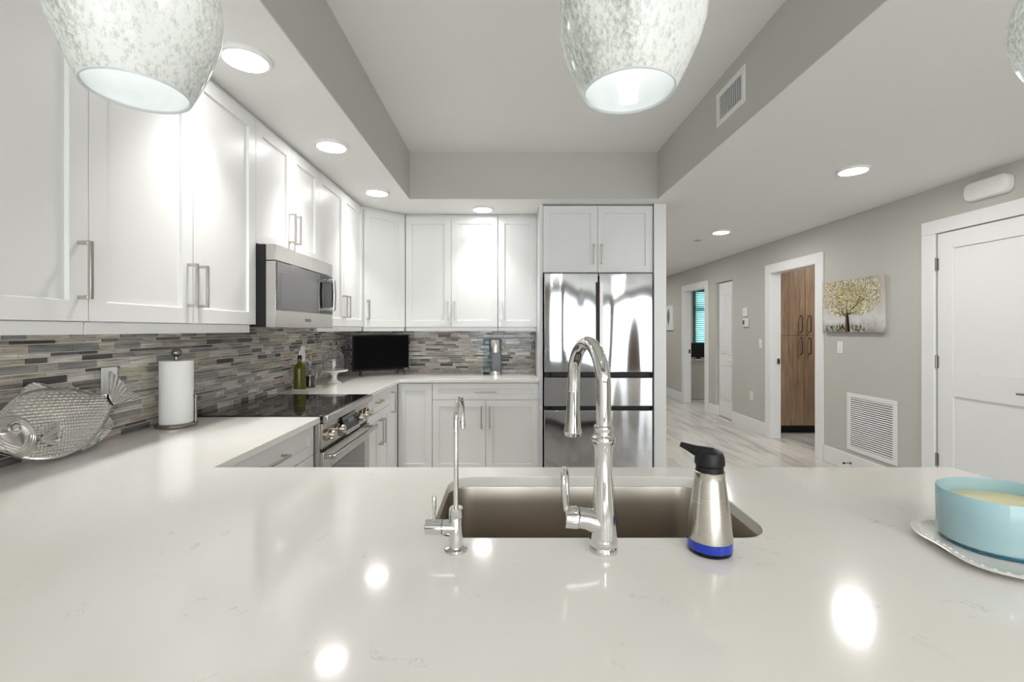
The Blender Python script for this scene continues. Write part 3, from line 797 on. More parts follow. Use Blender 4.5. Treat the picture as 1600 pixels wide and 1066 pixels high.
def hhead(u, s, q):
    gill = 0.0
    for g in (0.62, 0.74, 0.86):
        gill += 0.0022 * math.exp(-((q - g) / 0.03) ** 2) * (1 if u > 1.385 else 0.3)
    jaw = 0.003 * math.exp(-((math.hypot(u - 1.365, s - 0.075) - 0.032) / 0.004) ** 2) * (1 if s < 0.075 else 0)
    return 0.022 + 0.013 * (1 - q * q) + gill + jaw
hd = relief(HEAD, hhead, 'head', t, PEWTER, 40, 8, 0.014, center=(1.375, 0.095))
b = MB()
c = Vector(fp(1.373, 0.117, 0.034)); nrm = Vector((ca, 0, k_ * ca)); up = Vector((0, 0, 1)).cross(nrm).normalized(); vv = nrm.cross(up)
ring = [c + (up * math.cos(2 * PI * i / 32) + vv * math.sin(2 * PI * i / 32)) * 0.016 for i in range(33)]
b.sweep([tuple(p) for p in ring], 0.0022, 8, caps=False)
rg = []
for (r_, h) in ((0.011, 0.0), (0.010, 0.004), (0.006, 0.007), (0.001, 0.008)):
    rg.append([b.bm.verts.new(c + (up * math.cos(2 * PI * i / 20) + vv * math.sin(2 * PI * i / 20)) * r_ + nrm * h) for i in range(20)])
for i in range(3):
    for j in range(20): b.bm.faces.new((rg[i][j], rg[i][(j + 1) % 20], rg[i + 1][(j + 1) % 20], rg[i + 1][j]))
b.bm.faces.new(rg[-1])
b.build('eye', PEWTER, hd, world=True)

# ------------------------------------------------------------------ paper towel holder and roll
px, py = -1.502, 2.065
t = thing('paper_towel_holder', 'dark metal paper towel stand with ball finial near the tiles', 'paper towel holder', (px, py, Z0))
b = MB(); b.lathe([(0.080, 0.0), (0.082, 0.004), (0.082, 0.012), (0.078, 0.017), (0.066, 0.018), (0.01, 0.018)], seg=48); b.build('base', GUNMETAL, t)
b = MB(); b.sweep([(0, 0, 0.017), (0, 0, 0.325)], 0.009, 16)
b.lathe([(0.007, 0.300), (0.0095, 0.305), (0.009, 0.309)], seg=20); b.build('post', GUNMETAL, t)
def ball(b, c, r, seg=24, n_=12, mi=0):
    b.lathe([(max(0.0004, r * math.sin(PI * i / n_)), -r * math.cos(PI * i / n_)) for i in range(n_ + 1)], c, seg=seg, mi=mi)
b = MB(); ball(b, (0, 0, 0.334), 0.021); b.build('finial', GUNMETAL, t)
b = MB(); b.sweep([(0.067, 0.030, 0.016), (0.067, 0.030, 0.130)], 0.0055, 14); ball(b, (0.067, 0.030, 0.134), 0.011); b.build('side_arm', GUNMETAL, t)
b = MB()
b.lathe([(0.020, 0.0), (0.064, 0.0), (0.065, 0.001), (0.065, 0.279), (0.064, 0.28), (0.020, 0.28), (0.0195, 0.279), (0.0195, 0.001)], seg=64, caps=False)
rg = None
o = b.build('paper_towel_roll', PAPER, origin=(0, 0, 0)); o.location = (px, py, Z0 + 0.0185)
tag(o, 'white paper towel roll on the dark metal stand', 'paper towel')

# ------------------------------------------------------------------ wall plates
def plate_local(label, nm, loc, rotz, kind, group=None, w=0.072, h=0.117):
    """plate on a wall; local -y faces the room"""
    t = thing(nm, label, 'outlet' if 'outlet' in nm else 'switch', loc, rotz, group)
    b = MB(); b.box(-w / 2, w / 2, -0.006, -0.0005, -h / 2, h / 2); b.build('cover_plate', WHITEPL, t, bevel=0.002)
    b = MB()
    if kind == 'outlet':
        b.box(-0.017, 0.017, -0.009, -0.006, -0.034, 0.034)
        for zc in (-0.019, 0.017):
            for xx in (-0.007, 0.005): b.box(xx, xx + 0.0022, -0.0094, -0.009, zc, zc + 0.008, 1)
            b.box(-0.002, 0.002, -0.0094, -0.009, zc - 0.008, zc - 0.004, 1)
        b.build('receptacle', [WHITEPL, INK], t, bevel=0.0008)
    else:
        b.box(-0.017, 0.017, -0.0095, -0.006, -0.034, 0.034); b.box(-0.006, 0.006, -0.0100, -0.0095, -0.028, -0.022, 1)
        b.build('rocker', [WHITEPL, CABIN], t, bevel=0.0012)
    return t
plate_local('white outlet plate on the tiles behind the fish tail', 'wall_outlet', (XL + 0.0085, 1.815, 1.145), R90, 'outlet')
plate_local('white outlet plate on the tiles behind the oil bottle', 'wall_outlet', (XL + 0.0085, 3.53, 1.165), R90, 'outlet')
plate_local('white outlet plate low on the hallway wall', 'wall_outlet', (XR, 6.105, 0.465), -R90, 'outlet')
plate_local('white rocker switch left of the pantry doorway', 'light_switch', (XR, 5.885, 1.17), -R90, 'switch')
plate_local('white rocker switch below the tree painting', 'light_switch', (XR, 4.478, 1.178), -R90, 'switch')

# ================================================================== RANGE
t = thing('range', 'stainless steel slide-in range with black glass cooktop', 'stove', (XL, 2.668, 0), R90)
W2 = 0.379
b = MB(); b.box(-W2, W2, -0.655, -0.012, 0.09, 0.912); b.box(-W2 + 0.02, W2 - 0.02, -0.60, -0.02, 0.0, 0.09, 1); b.build('body', [STEEL, BLACK], t, bevel=0.002)
b = MB(); b.box(-W2, W2, -0.668, -0.010, 0.9125, 0.9205); ck = b.build('cooktop', BLACKGLOSS, t, bevel=0.002)
GREYMARK = mat('grey_marking', (0.12, 0.12, 0.12), 0.3)
for cx, cy, rr in ((-0.19, -0.48, 0.115), (-0.19, -0.19, 0.08), (0.19, -0.48, 0.09), (0.19, -0.19, 0.1)):
    b = MB(); b.lathe([(rr, 0.9206), (rr + 0.002, 0.9208), (rr + 0.002, 0.9206)], (cx, cy, 0), seg=48, caps=False)
    b.build('burner_ring', GREYMARK, ck)
b = MB(); b.box(-W2, W2, -0.698, -0.669, 0.878, 0.9195); b.build('front_trim', STEEL, t, bevel=0.006, segs=3)
b = MB(); b.box(-W2, W2, -0.668, -0.656, 0.750, 0.8775); b.build('control_panel', STEEL, t, bevel=0.002)
b = MB(); b.box(-W2, W2, -0.662, -0.656, 0.737, 0.749); b.build('panel_gap', BLACK, t)
for kx in (-0.325, -0.19, 0.135, 0.225, 0.31):
    b = MB(); b.lathe([(0.030, 0.668), (0.031, 0.672), (0.029, 0.680), (0.0245, 0.683), (0.0235, 0.712), (0.021, 0.716)], (kx, 0, 0), axis='y', seg=28)
    b.bm.transform(Matrix.Translation((0, 0, 0.812)) @ Matrix.Scale(-1, 4, (0, 1, 0)))
    kn = b.build('knob', brushed('knob_steel', (0.50, 0.45, 0.38), 0.2, (3, 3, 3)) if kx == -0.325 else bpy.data.materials['knob_steel'], t)
b = MB(); b.prism([(-0.135, -0.669, 0.872), (-0.135, -0.674, 0.874), (-0.135, -0.700, 0.788), (-0.135, -0.669, 0.780)], (0.23, 0, 0))
dp = b.build('display', BLACKGLOSS, t, bevel=0.001)
b = MB(); b.prism([(-0.135, -0.669, 0.779), (-0.135, -0.7005, 0.787), (-0.135, -0.706, 0.766), (-0.135, -0.669, 0.760)], (0.23, 0, 0)); b.build('display_trim', STEEL, t, bevel=0.001)
b = MB()
def on_disp(x, q, off=0.0006):
    y = -0.674 + (-0.700 + 0.674) * q; z = 0.874 + (0.788 - 0.874) * q
    return (x, y - off, z - off * 0.3)
b.quad([on_disp(-0.06, 0.62), on_disp(0.03, 0.62), on_disp(0.03, 0.36), on_disp(-0.06, 0.36)]); b.build('screen', mat('grey_display', (0.16, 0.16, 0.18), 0.15), dp)
b = MB(); b.box(-W2, W2, -0.676, -0.656, 0.155, 0.733); od = b.build('oven_door', STEEL, t, bevel=0.003)
b = MB(); b.box(-0.27, 0.27, -0.6785, -0.6755, 0.25, 0.635); b.build('door_window', mat('oven_glass', (0.05, 0.045, 0.04), 0.05, Coat_Weight=0.5), od, bevel=0.002)
b = MB(); b.box(-W2 + 0.002, W2 - 0.002, -0.735, -0.712, 0.698, 0.722)
for s_ in (-1, 1): b.box(s_ * (W2 - 0.002), s_ * (W2 - 0.032), -0.714, -0.675, 0.700, 0.720)
b.build('handle', STEEL, od, bevel=0.006, segs=3)
b = MB(); b.box(-W2, W2, -0.672, -0.656, 0.095, 0.148); b.build('bottom_drawer', STEEL, t, bevel=0.002)

# ================================================================== MICROWAVE
MZ = 1.364
t = thing('microwave', 'stainless steel over-the-range microwave with black glass door', 'microwave', (XL, 2.658, MZ), R90)
b = MB(); b.box(-0.373, 0.373, -0.385, -0.010, 0.004, 0.420); b.build('housing', BLACK, t, bevel=0.002)
b = MB(); b.box(-0.373, 0.373, -0.434, -0.386, 0.340, 0.420); b.build('vent_panel', STEEL, t, bevel=0.002)
b = MB(); b.box(-0.373, 0.373, -0.436, -0.386, 0.0, 0.336); md = b.build('door', STEEL, t, bevel=0.002)
b = MB(); b.box(-0.365, 0.363, -0.4385, -0.4355, 0.088, 0.334); b.build('door_glass', mat('microwave_glass', (0.045, 0.045, 0.048), 0.06, Coat_Weight=0.6), md, bevel=0.001)
b = MB(); b.box(-0.325, 0.14, -0.4392, -0.4384, 0.098, 0.278); b.build('viewing_window', mat('microwave_mesh_window', (0.16, 0.16, 0.165), 0.10), md)
b = MB(); b.box(0.165, 0.355, -0.4392, -0.4384, 0.092, 0.330); b.build('keypad', BLACKGLOSS, md)
b = MB()
b.sweep([(0.268, -0.482, 0.112), (0.268, -0.486, 0.21), (0.268, -0.482, 0.308)], [0.013, 0.0135, 0.013], 16)
for zz in (0.118, 0.302): b.box(0.255, 0.281, -0.484, -0.438, zz - 0.010, zz + 0.010)
b.build('handle', STEEL, md, bevel=0.002)
text_part('brand_lettering', 'BOSCH', 0.024, Matrix.Translation((0.0, -0.4365, 0.042)) @ Matrix.Rotation(PI / 2, 4, 'X'), INK, md)
b = MB(); b.box(-0.30, 0.30, -0.36, -0.06, -0.006, 0.004); b.build('grease_filter', GUNMETAL, t)

# ================================================================== REFRIGERATOR
t = thing('refrigerator', 'stainless steel four-door refrigerator with black recessed handles', 'refrigerator', (0.769, 4.58, 0))
b = MB(); b.box(-0.452, 0.452, -0.665, -0.0, 0.03, 1.815); b.box(-0.40, 0.40, -0.60, -0.05, 0, 0.03); b.build('housing', BLACK, t, bevel=0.003)
fy = -0.74
b = MB(); b.box(-0.456, -0.005, fy, -0.668, 0.992, 1.829); b.build('door', FRIDGE, t, bevel=0.005, segs=3)
b = MB(); b.box(0.005, 0.456, fy, -0.668, 0.992, 1.829); b.build('door', FRIDGE, t, bevel=0.005, segs=3)
b = MB(); b.box(-0.456, 0.456, fy, -0.668, 0.706, 0.948); b.build('drawer', FRIDGE, t, bevel=0.005, segs=3)
b = MB(); b.box(-0.456, 0.456, fy, -0.668, 0.06, 0.672); b.build('drawer', FRIDGE, t, bevel=0.005, segs=3)
for z0, z1 in ((0.953, 0.988), (0.677, 0.702)):
    b = MB(); b.box(-0.40, 0.40, fy + 0.012, -0.668, z0, z1); b.build('recessed_handle', BLACK, t)
b = MB(); b.box(-0.024, 0.006, fy - 0.010, fy + 0.004, 1.00, 1.752, 0); b.box(0.006, 0.036, fy - 0.012, fy + 0.004, 1.00, 1.752, 1)
b.build('centre_grip', [BLACK, GUNMETAL], t, bevel=0.002)

# ================================================================== TELEVISION
tvL, tvR = Vector((-1.43, 4.20, 0)), Vector((-0.975, 4.50, 0))
ang = math.atan2(tvR.y - tvL.y, tvR.x - tvL.x); mid = (tvL + tvR) / 2; W = (tvR - tvL).length
t = thing('television', 'small black flat-screen television standing on the corner countertop', 'television', (mid.x, mid.y, Z0), ang)
b = MB(); b.box(-W / 2, W / 2, 0.0, 0.028, 0.048, 0.386); b.box(-W / 4, W / 4, 0.028, 0.055, 0.08, 0.27); b.build('case', BLACK, t, bevel=0.003)
b = MB(); b.box(-W / 2 + 0.010, W / 2 - 0.010, -0.0012, 0.0005, 0.066, 0.376); b.build('screen', SCREEN, t)
for s_ in (-1, 1):
    x = s_ * (W / 2 - 0.075)
    b = MB()
    pts = []
    for i in range(13):
        a = PI * i / 12; pts.append((x + s_ * 0.012 * math.cos(a), 0.014 - 0.075 * math.cos(a), 0.004 + 0.044 * math.sin(a)))
    b.sweep(pts, 0.0045, 10); b.build('foot', BLACK, t)
b = MB(); b.box(W / 2 - 0.045, W / 2 - 0.012, -0.0018, -0.001, 0.054, 0.061); b.build('badge', mat('silver_badge', (0.6, 0.6, 0.6), 0.4), t)

# ================================================================== cake stand with glass dome
cx, cy = -1.425, 3.74
t = thing('cake_stand', 'white footed cake stand in front of the television', 'cake stand', (cx, cy, Z0))
b = MB(); b.lathe([(0.056, 0), (0.058, 0.004), (0.052, 0.010), (0.036, 0.016), (0.024, 0.028), (0.020, 0.045), (0.022, 0.062), (0.032, 0.078), (0.045, 0.086)], seg=40); b.build('pedestal', WHITECER, t)
b = MB(); b.lathe([(0.045, 0.086), (0.095, 0.094), (0.107, 0.098), (0.110, 0.103), (0.107, 0.107), (0.100, 0.104), (0.02, 0.103)], seg=56); b.build('plate', WHITECER, t)
t = thing('glass_dome', 'clear glass cloche with knob resting on the white cake stand', 'cloche', (cx, cy, Z0 + 0.1045))
b = MB()
pr = [(0.088, 0.0), (0.088, 0.09)] + [(0.088 * math.cos(a) if a < 1.45 else 0.010, 0.09 + 0.075 * math.sin(a)) for a in [PI / 2 * i / 10 for i in range(1, 10)]]
inn = [(max(0.004, r_ - 0.003), z - (0.003 if z > 0.09 else 0)) for r_, z in reversed(pr)]
b.lathe(pr + inn, seg=48, caps=False); b.build('shell', CLEAR, t)
b = MB(); b.lathe([(0.010, 0.163), (0.006, 0.170), (0.006, 0.174)], seg=20); ball(b, (0, 0, 0.186), 0.015, 20, 10); b.build('knob', CLEAR, t)

# ================================================================== bottles on a small plate
t = thing('oil_tray', 'small white dish under the oil bottle and vinegar cruet', 'dish', (-1.50, 3.345, Z0))
b = MB()
pl = rrect(-0.060, 0.095, -0.095, 0.145, 0.02, 5)
for (sc, z) in ((0.92, 0.0), (1.0, 0.010)): pass
bm = b.bm; rows = []
for sc, z in ((0.88, 0.0), (1.0, 0.012), (0.96, 0.012), (0.86, 0.004)):
    rows.append([bm.verts.new(((x - 0.0175) * sc + 0.0175, (y - 0.025) * sc + 0.025, z)) for x, y in pl])
for i in range(3):
    for j in range(len(pl)): bm.faces.new((rows[i][j], rows[i][(j + 1) % len(pl)], rows[i + 1][(j + 1) % len(pl)], rows[i + 1][j]))
bm.faces.new(rows[-1]); bm.faces.new(list(reversed(rows[0]))); b.build('dish', WHITECER, t)
t = thing('oil_bottle', 'square-shouldered bottle of green olive oil with black pourer', 'bottle', (-1.512, 3.31, Z0 + 0.0045))
b = MB(); b.lathe([(0.037, 0.0), (0.040, 0.004), (0.0405, 0.150), (0.038, 0.166), (0.028, 0.182), (0.016, 0.192), (0.0135, 0.20), (0.0135, 0.212), (0.015, 0.214), (0.015, 0.222)], seg=36); b.build('glass_body', OIL, t)
b = MB(); b.lathe([(0.0155, 0.222), (0.0155, 0.238), (0.011, 0.246), (0.006, 0.250)], seg=20); b.build('stopper', BLACK, t)
b = MB(); b.sweep([(0, 0, 0.249), (0, 0, 0.268), (0.006, 0.004, 0.290)], [0.004, 0.0032, 0.0026], 12); b.build('pourer', CHROME, t)
t = thing('vinegar_cruet', 'clear corked glass cruet of dark vinegar beside the oil bottle', 'bottle', (-1.485, 3.425, Z0 + 0.0045))
b = MB(); b.lathe([(0.034, 0.0), (0.037, 0.003), (0.037, 0.012), (0.0335, 0.090), (0.026, 0.118), (0.015, 0.140), (0.0125, 0.150), (0.0125, 0.210), (0.0145, 0.214), (0.0115, 0.214), (0.0105, 0.208), (0.0105, 0.150), (0.013, 0.138), (0.024, 0.116), (0.0315, 0.090), (0.035, 0.012), (0.03, 0.005)], seg=32); b.build('glass_body', CLEAR, t)
b = MB(); b.lathe([(0.033, 0.007), (0.0345, 0.013), (0.0318, 0.085), (0.02, 0.0855)], seg=28); b.build('vinegar', VINEGAR, t)
b = MB(); b.lathe([(0.0103, 0.205), (0.0125, 0.216), (0.0145, 0.238), (0.013, 0.240)], seg=20); b.build('cork', CORK, t)
b = MB(); b.sweep([(0.012, 0.010, 0.150), (0.034, 0.030, 0.150), (0.042, 0.037, 0.120), (0.036, 0.031, 0.075), (0.027, 0.022, 0.055)], 0.004, 10); b.build('handle', CLEAR, t)

# ================================================================== coffee maker
t = thing('coffee_maker', 'grey single-serve coffee maker with clear water tank', 'coffee maker', (-0.120, 4.44, Z0))
GREYPL = mat('grey_plastic', srgb(120, 124, 130), 0.3); LGREY = mat('satin_silver', (0.62, 0.60, 0.58), 0.25, 1.0)
b = MB(); b.box(-0.035, 0.058, 0.0, 0.12, 0.012, 0.335); b.build('column', GREYPL, t, bevel=0.008)
b = MB(); b.lathe([(0.058, 0.215), (0.060, 0.218), (0.060, 0.335), (0.056, 0.343), (0.02, 0.345)], (0.0, -0.02, 0), seg=40); b.build('brew_head', LGREY, t)
b = MB(); b.lathe([(0.062, 0.0), (0.062, 0.034), (0.058, 0.038), (0.02, 0.038)], (0.0, -0.035, 0), seg=40); b.build('drip_tray', LGREY, t)
TANK = mat('water_tank_plastic', srgb(226, 236, 242), 0.03, Transmission_Weight=1.0, IOR=1.12)
b = MB(); b.box(-0.118, -0.042, 0.0, 0.13, 0.02, 0.335); b.build('water_tank', TANK, t, bevel=0.012)
b = MB(); b.box(-0.120, 0.058, -0.005, 0.135, 0.336, 0.352); b.build('lid', GREYPL, t, bevel=0.005)
b = MB(); b.box(-0.118, -0.042, 0.0, 0.13, 0.0, 0.02); b.build('tank_base', BLACK, t, bevel=0.003)

# ================================================================== hallway wall items
def wall_right_thing(nm, label, cat, y, z): return thing(nm, label, cat, (XR, y, z), -R90)   # local -y faces the room, local x runs toward the camera
# tree painting
t = wall_right_thing('wall_painting', 'wide canvas painting of a yellow-leaved tree on the hallway wall', 'painting', 4.305, 1.326)
PW, PH, PD = 0.742, 0.505, 0.035
b = MB(); b.box(-PW / 2, PW / 2, -PD, -0.001, 0, PH)
CANV = mat('painted_canvas', (0.6, 0.58, 0.55), 0.7); n = NT(CANV)
vec = n.coord(); sep = n.new('ShaderNodeSeparateXYZ'); n.link(vec, sep.inputs[0])
nz = n.noise(n.coord((1, 1, 1)), 9, 5)
ad = n.new('ShaderNodeMath', operation='MULTIPLY_ADD'); n.link(nz, ad.inputs[0]); ad.inputs[1].default_value = 0.22; ad.inputs[2].default_value = -0.11
su = n.new('ShaderNodeMath', operation='ADD'); n.link(sep.outputs['Z'], su.inputs[0]); n.link(ad.outputs[0], su.inputs[1])
di = n.new('ShaderNodeMath', operation='DIVIDE'); n.link(su.outputs[0], di.inputs[0]); di.inputs[1].default_value = PH
bgcol = n.ramp(di.outputs[0], [(0.0, srgb(140, 136, 132)), (0.10, srgb(176, 172, 168)), (0.24, srgb(216, 216, 216)), (0.42, srgb(208, 204, 200)), (0.75, srgb(196, 184, 174)), (1.0, srgb(186, 178, 172))])
n.link(bgcol, n.p.inputs['Base Color'])
cvs = b.build('canvas', CANV, t, bevel=0.003)
paints = [srgb(178, 160, 50), srgb(200, 190, 110), srgb(222, 216, 190), srgb(150, 120, 50), srgb(128, 134, 80), srgb(236, 232, 222), srgb(176, 150, 130), srgb(96, 76, 58), srgb(160, 168, 172)]
PM = [mat('paint_%d' % i, c, 0.6) for i, c in enumerate(paints)]
rng = random.Random(3)
b = MB()
def px_(u): return -PW / 2 + u * PW
def dab(u, v, L, Wd, a, mi, dep):
    c_, s_ = math.cos(a), math.sin(a); x, z = px_(u), v * PH; pts = []
    for p, q in ((-1, 0), (-0.4, -1), (0.5, -0.9), (1, 0), (0.4, 1), (-0.5, 0.9)):
        xx = x + (p * L * c_ - q * Wd * s_); zz = z + (p * L * s_ + q * Wd * c_)
        xx = min(max(xx, -PW / 2 + 0.002), PW / 2 - 0.002); zz = min(max(zz, 0.003), PH - 0.003)
        pts.append((xx, -PD - dep, zz))
    b.quad(pts, mi)
for i in range(1900):
    a = rng.uniform(0, 2 * PI); r_ = math.sqrt(rng.random())
    u = 0.47 + 0.54 * r_ * math.cos(a); v = 0.70 + 0.42 * r_ * math.sin(a)
    if v < 0.31 or v > 1.0 or u < 0.01 or u > 0.97: continue
    core = math.hypot((u - 0.5) / 0.25, (v - 0.62) / 0.3)
    wts = (6, 5, 3, 3, 3, 1, 1, 0.6, 0.3) if core < 1 else (2, 4, 6, 1.6, 1.6, 5, 2, 0.4, 1.2)
    dab(u, v, rng.uniform(0.005, 0.014), rng.uniform(0.003, 0.007), rng.uniform(0, PI), rng.choices(range(9), wts)[0], rng.uniform(0.0006, 0.0016))
for i in range(170):
    u = rng.uniform(0.05, 0.75); dab(u, rng.uniform(0.02, 0.14), rng.uniform(0.008, 0.02), 0.004, PI / 2 + rng.uniform(-0.4, 0.4), rng.choices((4, 7, 8, 0, 2), (3, 3, 4, 1.5, 2))[0], 0.0007)
o = b.build('leaf_strokes', PM, cvs, smooth=False, recalc=False); o['kind'] = 'stuff'
b = MB()
def limb(pts, w0, w1, mi):
    nn = len(pts)
    for i in range(nn - 1):
        (u0, v0), (u1, v1) = pts[i], pts[i + 1]; wa = w0 + (w1 - w0) * i / (nn - 1); wb = w0 + (w1 - w0) * (i + 1) / (nn - 1)
        d = Vector((px_(u1) - px_(u0), (v1 - v0) * PH, 0)).normalized(); nx, nz_ = -d.y, d.x
        b.quad([(px_(u0) - nx * wa, -PD - 0.0012, v0 * PH - nz_ * wa), (px_(u1) - nx * wb, -PD - 0.0012, v1 * PH - nz_ * wb), (px_(u1) + nx * wb, -PD - 0.0012, v1 * PH + nz_ * wb), (px_(u0) + nx * wa, -PD - 0.0012, v0 * PH + nz_ * wa)], mi)
limb([(0.46, 0.01), (0.455, 0.18), (0.45, 0.33)], 0.030, 0.017, 0)
limb([(0.475, 0.02), (0.468, 0.18), (0.465, 0.36)], 0.010, 0.007, 1)
limb([(0.44, 0.30), (0.38, 0.38), (0.28, 0.48), (0.18, 0.58)], 0.011, 0.002, 0)
limb([(0.44, 0.33), (0.36, 0.34), (0.24, 0.40)], 0.007, 0.002, 0)
limb([(0.45, 0.33), (0.44, 0.48), (0.47, 0.66)], 0.010, 0.003, 0)
limb([(0.46, 0.33), (0.54, 0.44), (0.66, 0.56), (0.78, 0.66)], 0.010, 0.002, 0)
limb([(0.47, 0.34), (0.56, 0.37), (0.66, 0.40)], 0.006, 0.002, 0)
limb([(0.60, 0.50), (0.72, 0.78), (0.82, 0.92)], 0.005, 0.002, 0)
limb([(0.36, 0.40), (0.34, 0.55), (0.30, 0.70)], 0.005, 0.002, 0)
b.build('painted_trunk', [mat('trunk_paint', srgb(84, 66, 52), 0.6), mat('trunk_light_paint', srgb(196, 170, 148), 0.6)], cvs, smooth=False, recalc=False)
# botanical canvas further down the hall
t = wall_right_thing('wall_art', 'small white canvas with a grey feather leaf at the hall end', 'picture', 9.24, 1.341)
b = MB(); b.box(-0.28, 0.28, -0.03, -0.001, 0, 0.49); cv2 = b.build('canvas', mat('white_canvas', srgb(232, 232, 232), 0.7), t, bevel=0.003)
b = MB()
for i in range(11):
    z = 0.09 + i * 0.028; L = 0.085 * math.sin(PI * (i + 1.2) / 13)
    for s_ in (-1, 1): b.quad([(0.06, -0.0312, z), (0.06 + s_ * L * 0.7, -0.0312, z + 0.022), (0.06 + s_ * L, -0.0312, z + 0.062), (0.06, -0.0312, z + 0.03)])
b.box(0.057, 0.063, -0.0315, -0.0305, 0.05, 0.42); b.build('leaf_print', mat('grey_print', srgb(130, 130, 132), 0.7), cv2, smooth=False)
# return air grille
t = wall_right_thing('return_air_grille', 'large white louvred return air grille low on the wall', 'vent', 4.10, 0.205)
GW, GH = 0.56, 0.545
b = MB(); fw = 0.04
b.box(-GW / 2, GW / 2, -0.010, 0, 0, fw); b.box(-GW / 2, GW / 2, -0.010, 0, GH - fw, GH); b.box(-GW / 2, -GW / 2 + fw, -0.010, 0, fw, GH - fw); b.box(GW / 2 - fw, GW / 2, -0.010, 0, fw, GH - fw)
b.build('frame', WHITEPL, t, bevel=0.002)
b = MB(); b.box(-GW / 2 + fw, GW / 2 - fw, -0.002, -0.0005, fw, GH - fw); b.build('dark_backing', DARKVOID, t)
b = MB(); nl = 24
for i in range(nl):
    z = fw + (GH - 2 * fw) * (i + 0.5) / nl
    b.prism([(-GW / 2 + fw, -0.003, z + 0.003), (-GW / 2 + fw, -0.009, z - 0.005), (-GW / 2 + fw, -0.0095, z - 0.0025), (-GW / 2 + fw, -0.0035, z + 0.0055)], (GW - 2 * fw, 0, 0))
b.build('louvres', WHITEPL, t)
# thermostat pair
t = wall_right_thing('wall_control', 'small white square control above the thermostat', 'control', 6.25, 1.592)
b = MB(); b.box(-0.048, 0.048, -0.022, -0.001, -0.06, 0.06); b.build('case', WHITEPL, t, bevel=0.004)
b = MB(); b.box(-0.008, 0.008, -0.0228, -0.0218, 0.0, 0.012); b.build('indicator', CABIN, t)
t = wall_right_thing('thermostat', 'white thermostat with small dark display beside the pantry', 'thermostat', 6.235, 1.45)
b = MB(); b.box(-0.062, 0.062, -0.026, -0.001, -0.06, 0.06); b.build('case', WHITEPL, t, bevel=0.008)
b = MB(); b.box(-0.052, -0.008, -0.0268, -0.0258, -0.03, 0.03); b.build('display', INK, t)
# door chime above the entry door
t = wall_right_thing('door_chime', 'white rounded door chime box above the entry door', 'door chime', 3.085, 2.25)
b = MB(); pl = rrect(-0.145, 0.145, 0.0, 0.128, 0.045, 8)
rows = []
for sc, yy in ((1.0, -0.001), (1.0, -0.030), (0.97, -0.042), (0.90, -0.048)):
    rows.append([b.bm.verts.new((x * sc if abs(x) < 0.2 else x, yy, 0.064 + (z - 0.064) * (1 - (1 - sc) * 1.6))) for x, z in pl])
for i in range(3):
    for j in range(len(pl)): b.bm.faces.new((rows[i][j], rows[i][(j + 1) % len(pl)], rows[i + 1][(j + 1) % len(pl)], rows[i + 1][j]))
b.bm.faces.new(rows[-1]); b.bm.faces.new(list(reversed(rows[0]))); b.build('cover', WHITEPL, t, angle=50)
# spring door stop on the baseboard
t = thing('door_stop', 'small metal spring door stop on the white baseboard', 'door stop', (XR - 0.0155, 4.32, 0.085), 0)
b = MB(); b.lathe([(0.011, 0.0), (0.011, -0.006)], axis='x', seg=16)
b.sweep([(-0.005, 0, 0), (-0.06, 0, 0)], 0.0048, 10); b.build('spring', GUNMETAL, t)
b = MB(); b.sweep([(-0.06, 0, 0), (-0.075, 0, 0)], 0.0085, 12); b.build('rubber_tip', BLACK, t)
# supply vent on the tray face
t = thing('supply_vent', 'white louvred supply vent high on the tray ceiling side', 'vent', (TX1 - 0.006, 2.54, 2.546), -R90)
GW, GH = 0.32, 0.198; fw = 0.032
b = MB()
b.box(-GW / 2, GW / 2, -0.008, 0, 0, fw); b.box(-GW / 2, GW / 2, -0.008, 0, GH - fw, GH); b.box(-GW / 2, -GW / 2 + fw, -0.008, 0, fw, GH - fw); b.box(GW / 2 - fw, GW / 2, -0.008, 0, fw, GH - fw)
b.build('frame', WHITEPL, t, bevel=0.002)
b = MB(); b.box(-GW / 2 + fw, GW / 2 - fw, -0.0015, -0.0005, fw, GH - fw); b.build('dark_backing', DARKVOID, t)
b = MB()
for i in range(12):
    x = -GW / 2 + fw + (GW - 2 * fw) * (i + 0.5) / 12
    b.prism([(x - 0.001, -0.002, fw), (x - 0.001, -0.0075, fw), (x + 0.003, -0.0075, fw), (x + 0.003, -0.002, fw)], (0, 0, GH - 2 * fw))
b.build('louvres', WHITEPL, t)

# ================================================================== ceiling discs
LG = 'round white ceiling lights'
def disc(loc, label, lens=None, group=LG):
    t = thing('ceiling_light', label, 'ceiling light', loc, 0, group)
    b = MB(); b.lathe([(0.098, 0.0), (0.098, -0.006), (0.092, -0.014), (0.081, -0.0155), (0.080, -0.012)], seg=56, caps=False); b.build('trim_ring', WHITEPL, t)
    b = MB(); b.lathe([(0.081, -0.0125), (0.055, -0.0165), (0.01, -0.0175)], seg=48); b.build('lens', lens or LENS, t)
    return t
def beam(x, y):
    """the narrower downward beam of a kitchen disc light"""
    l = bpy.data.lights.new('disc_light_beam', 'AREA'); l.shape = 'DISK'; l.size = 0.15; l.energy = LED_BEAM_WATTS
    l.spread = math.radians(86); l.color = (1.0, 0.985, 0.962)
    o = bpy.data.objects.new('disc_light_beam', l); C.objects.link(o); o.location = (x, y, CEILZ - 0.019)
spots = [((-1.045, 1.817), 'round flush ceiling light over the left cabinets, nearest the camera'),
         ((-1.037, 2.68), 'round flush ceiling light in front of the microwave cabinet'),
         ((-1.030, 3.59), 'round flush ceiling light near the diagonal corner cabinet'),
         ((-0.224, 4.085), 'round flush ceiling light in front of the back wall cabinets'),
         ((2.347, 3.09), 'large round hallway ceiling light facing the entry door'),
         ((2.37, 5.05), 'smaller-looking hallway ceiling light facing the pantry doorway')]
L0 = H0 = None
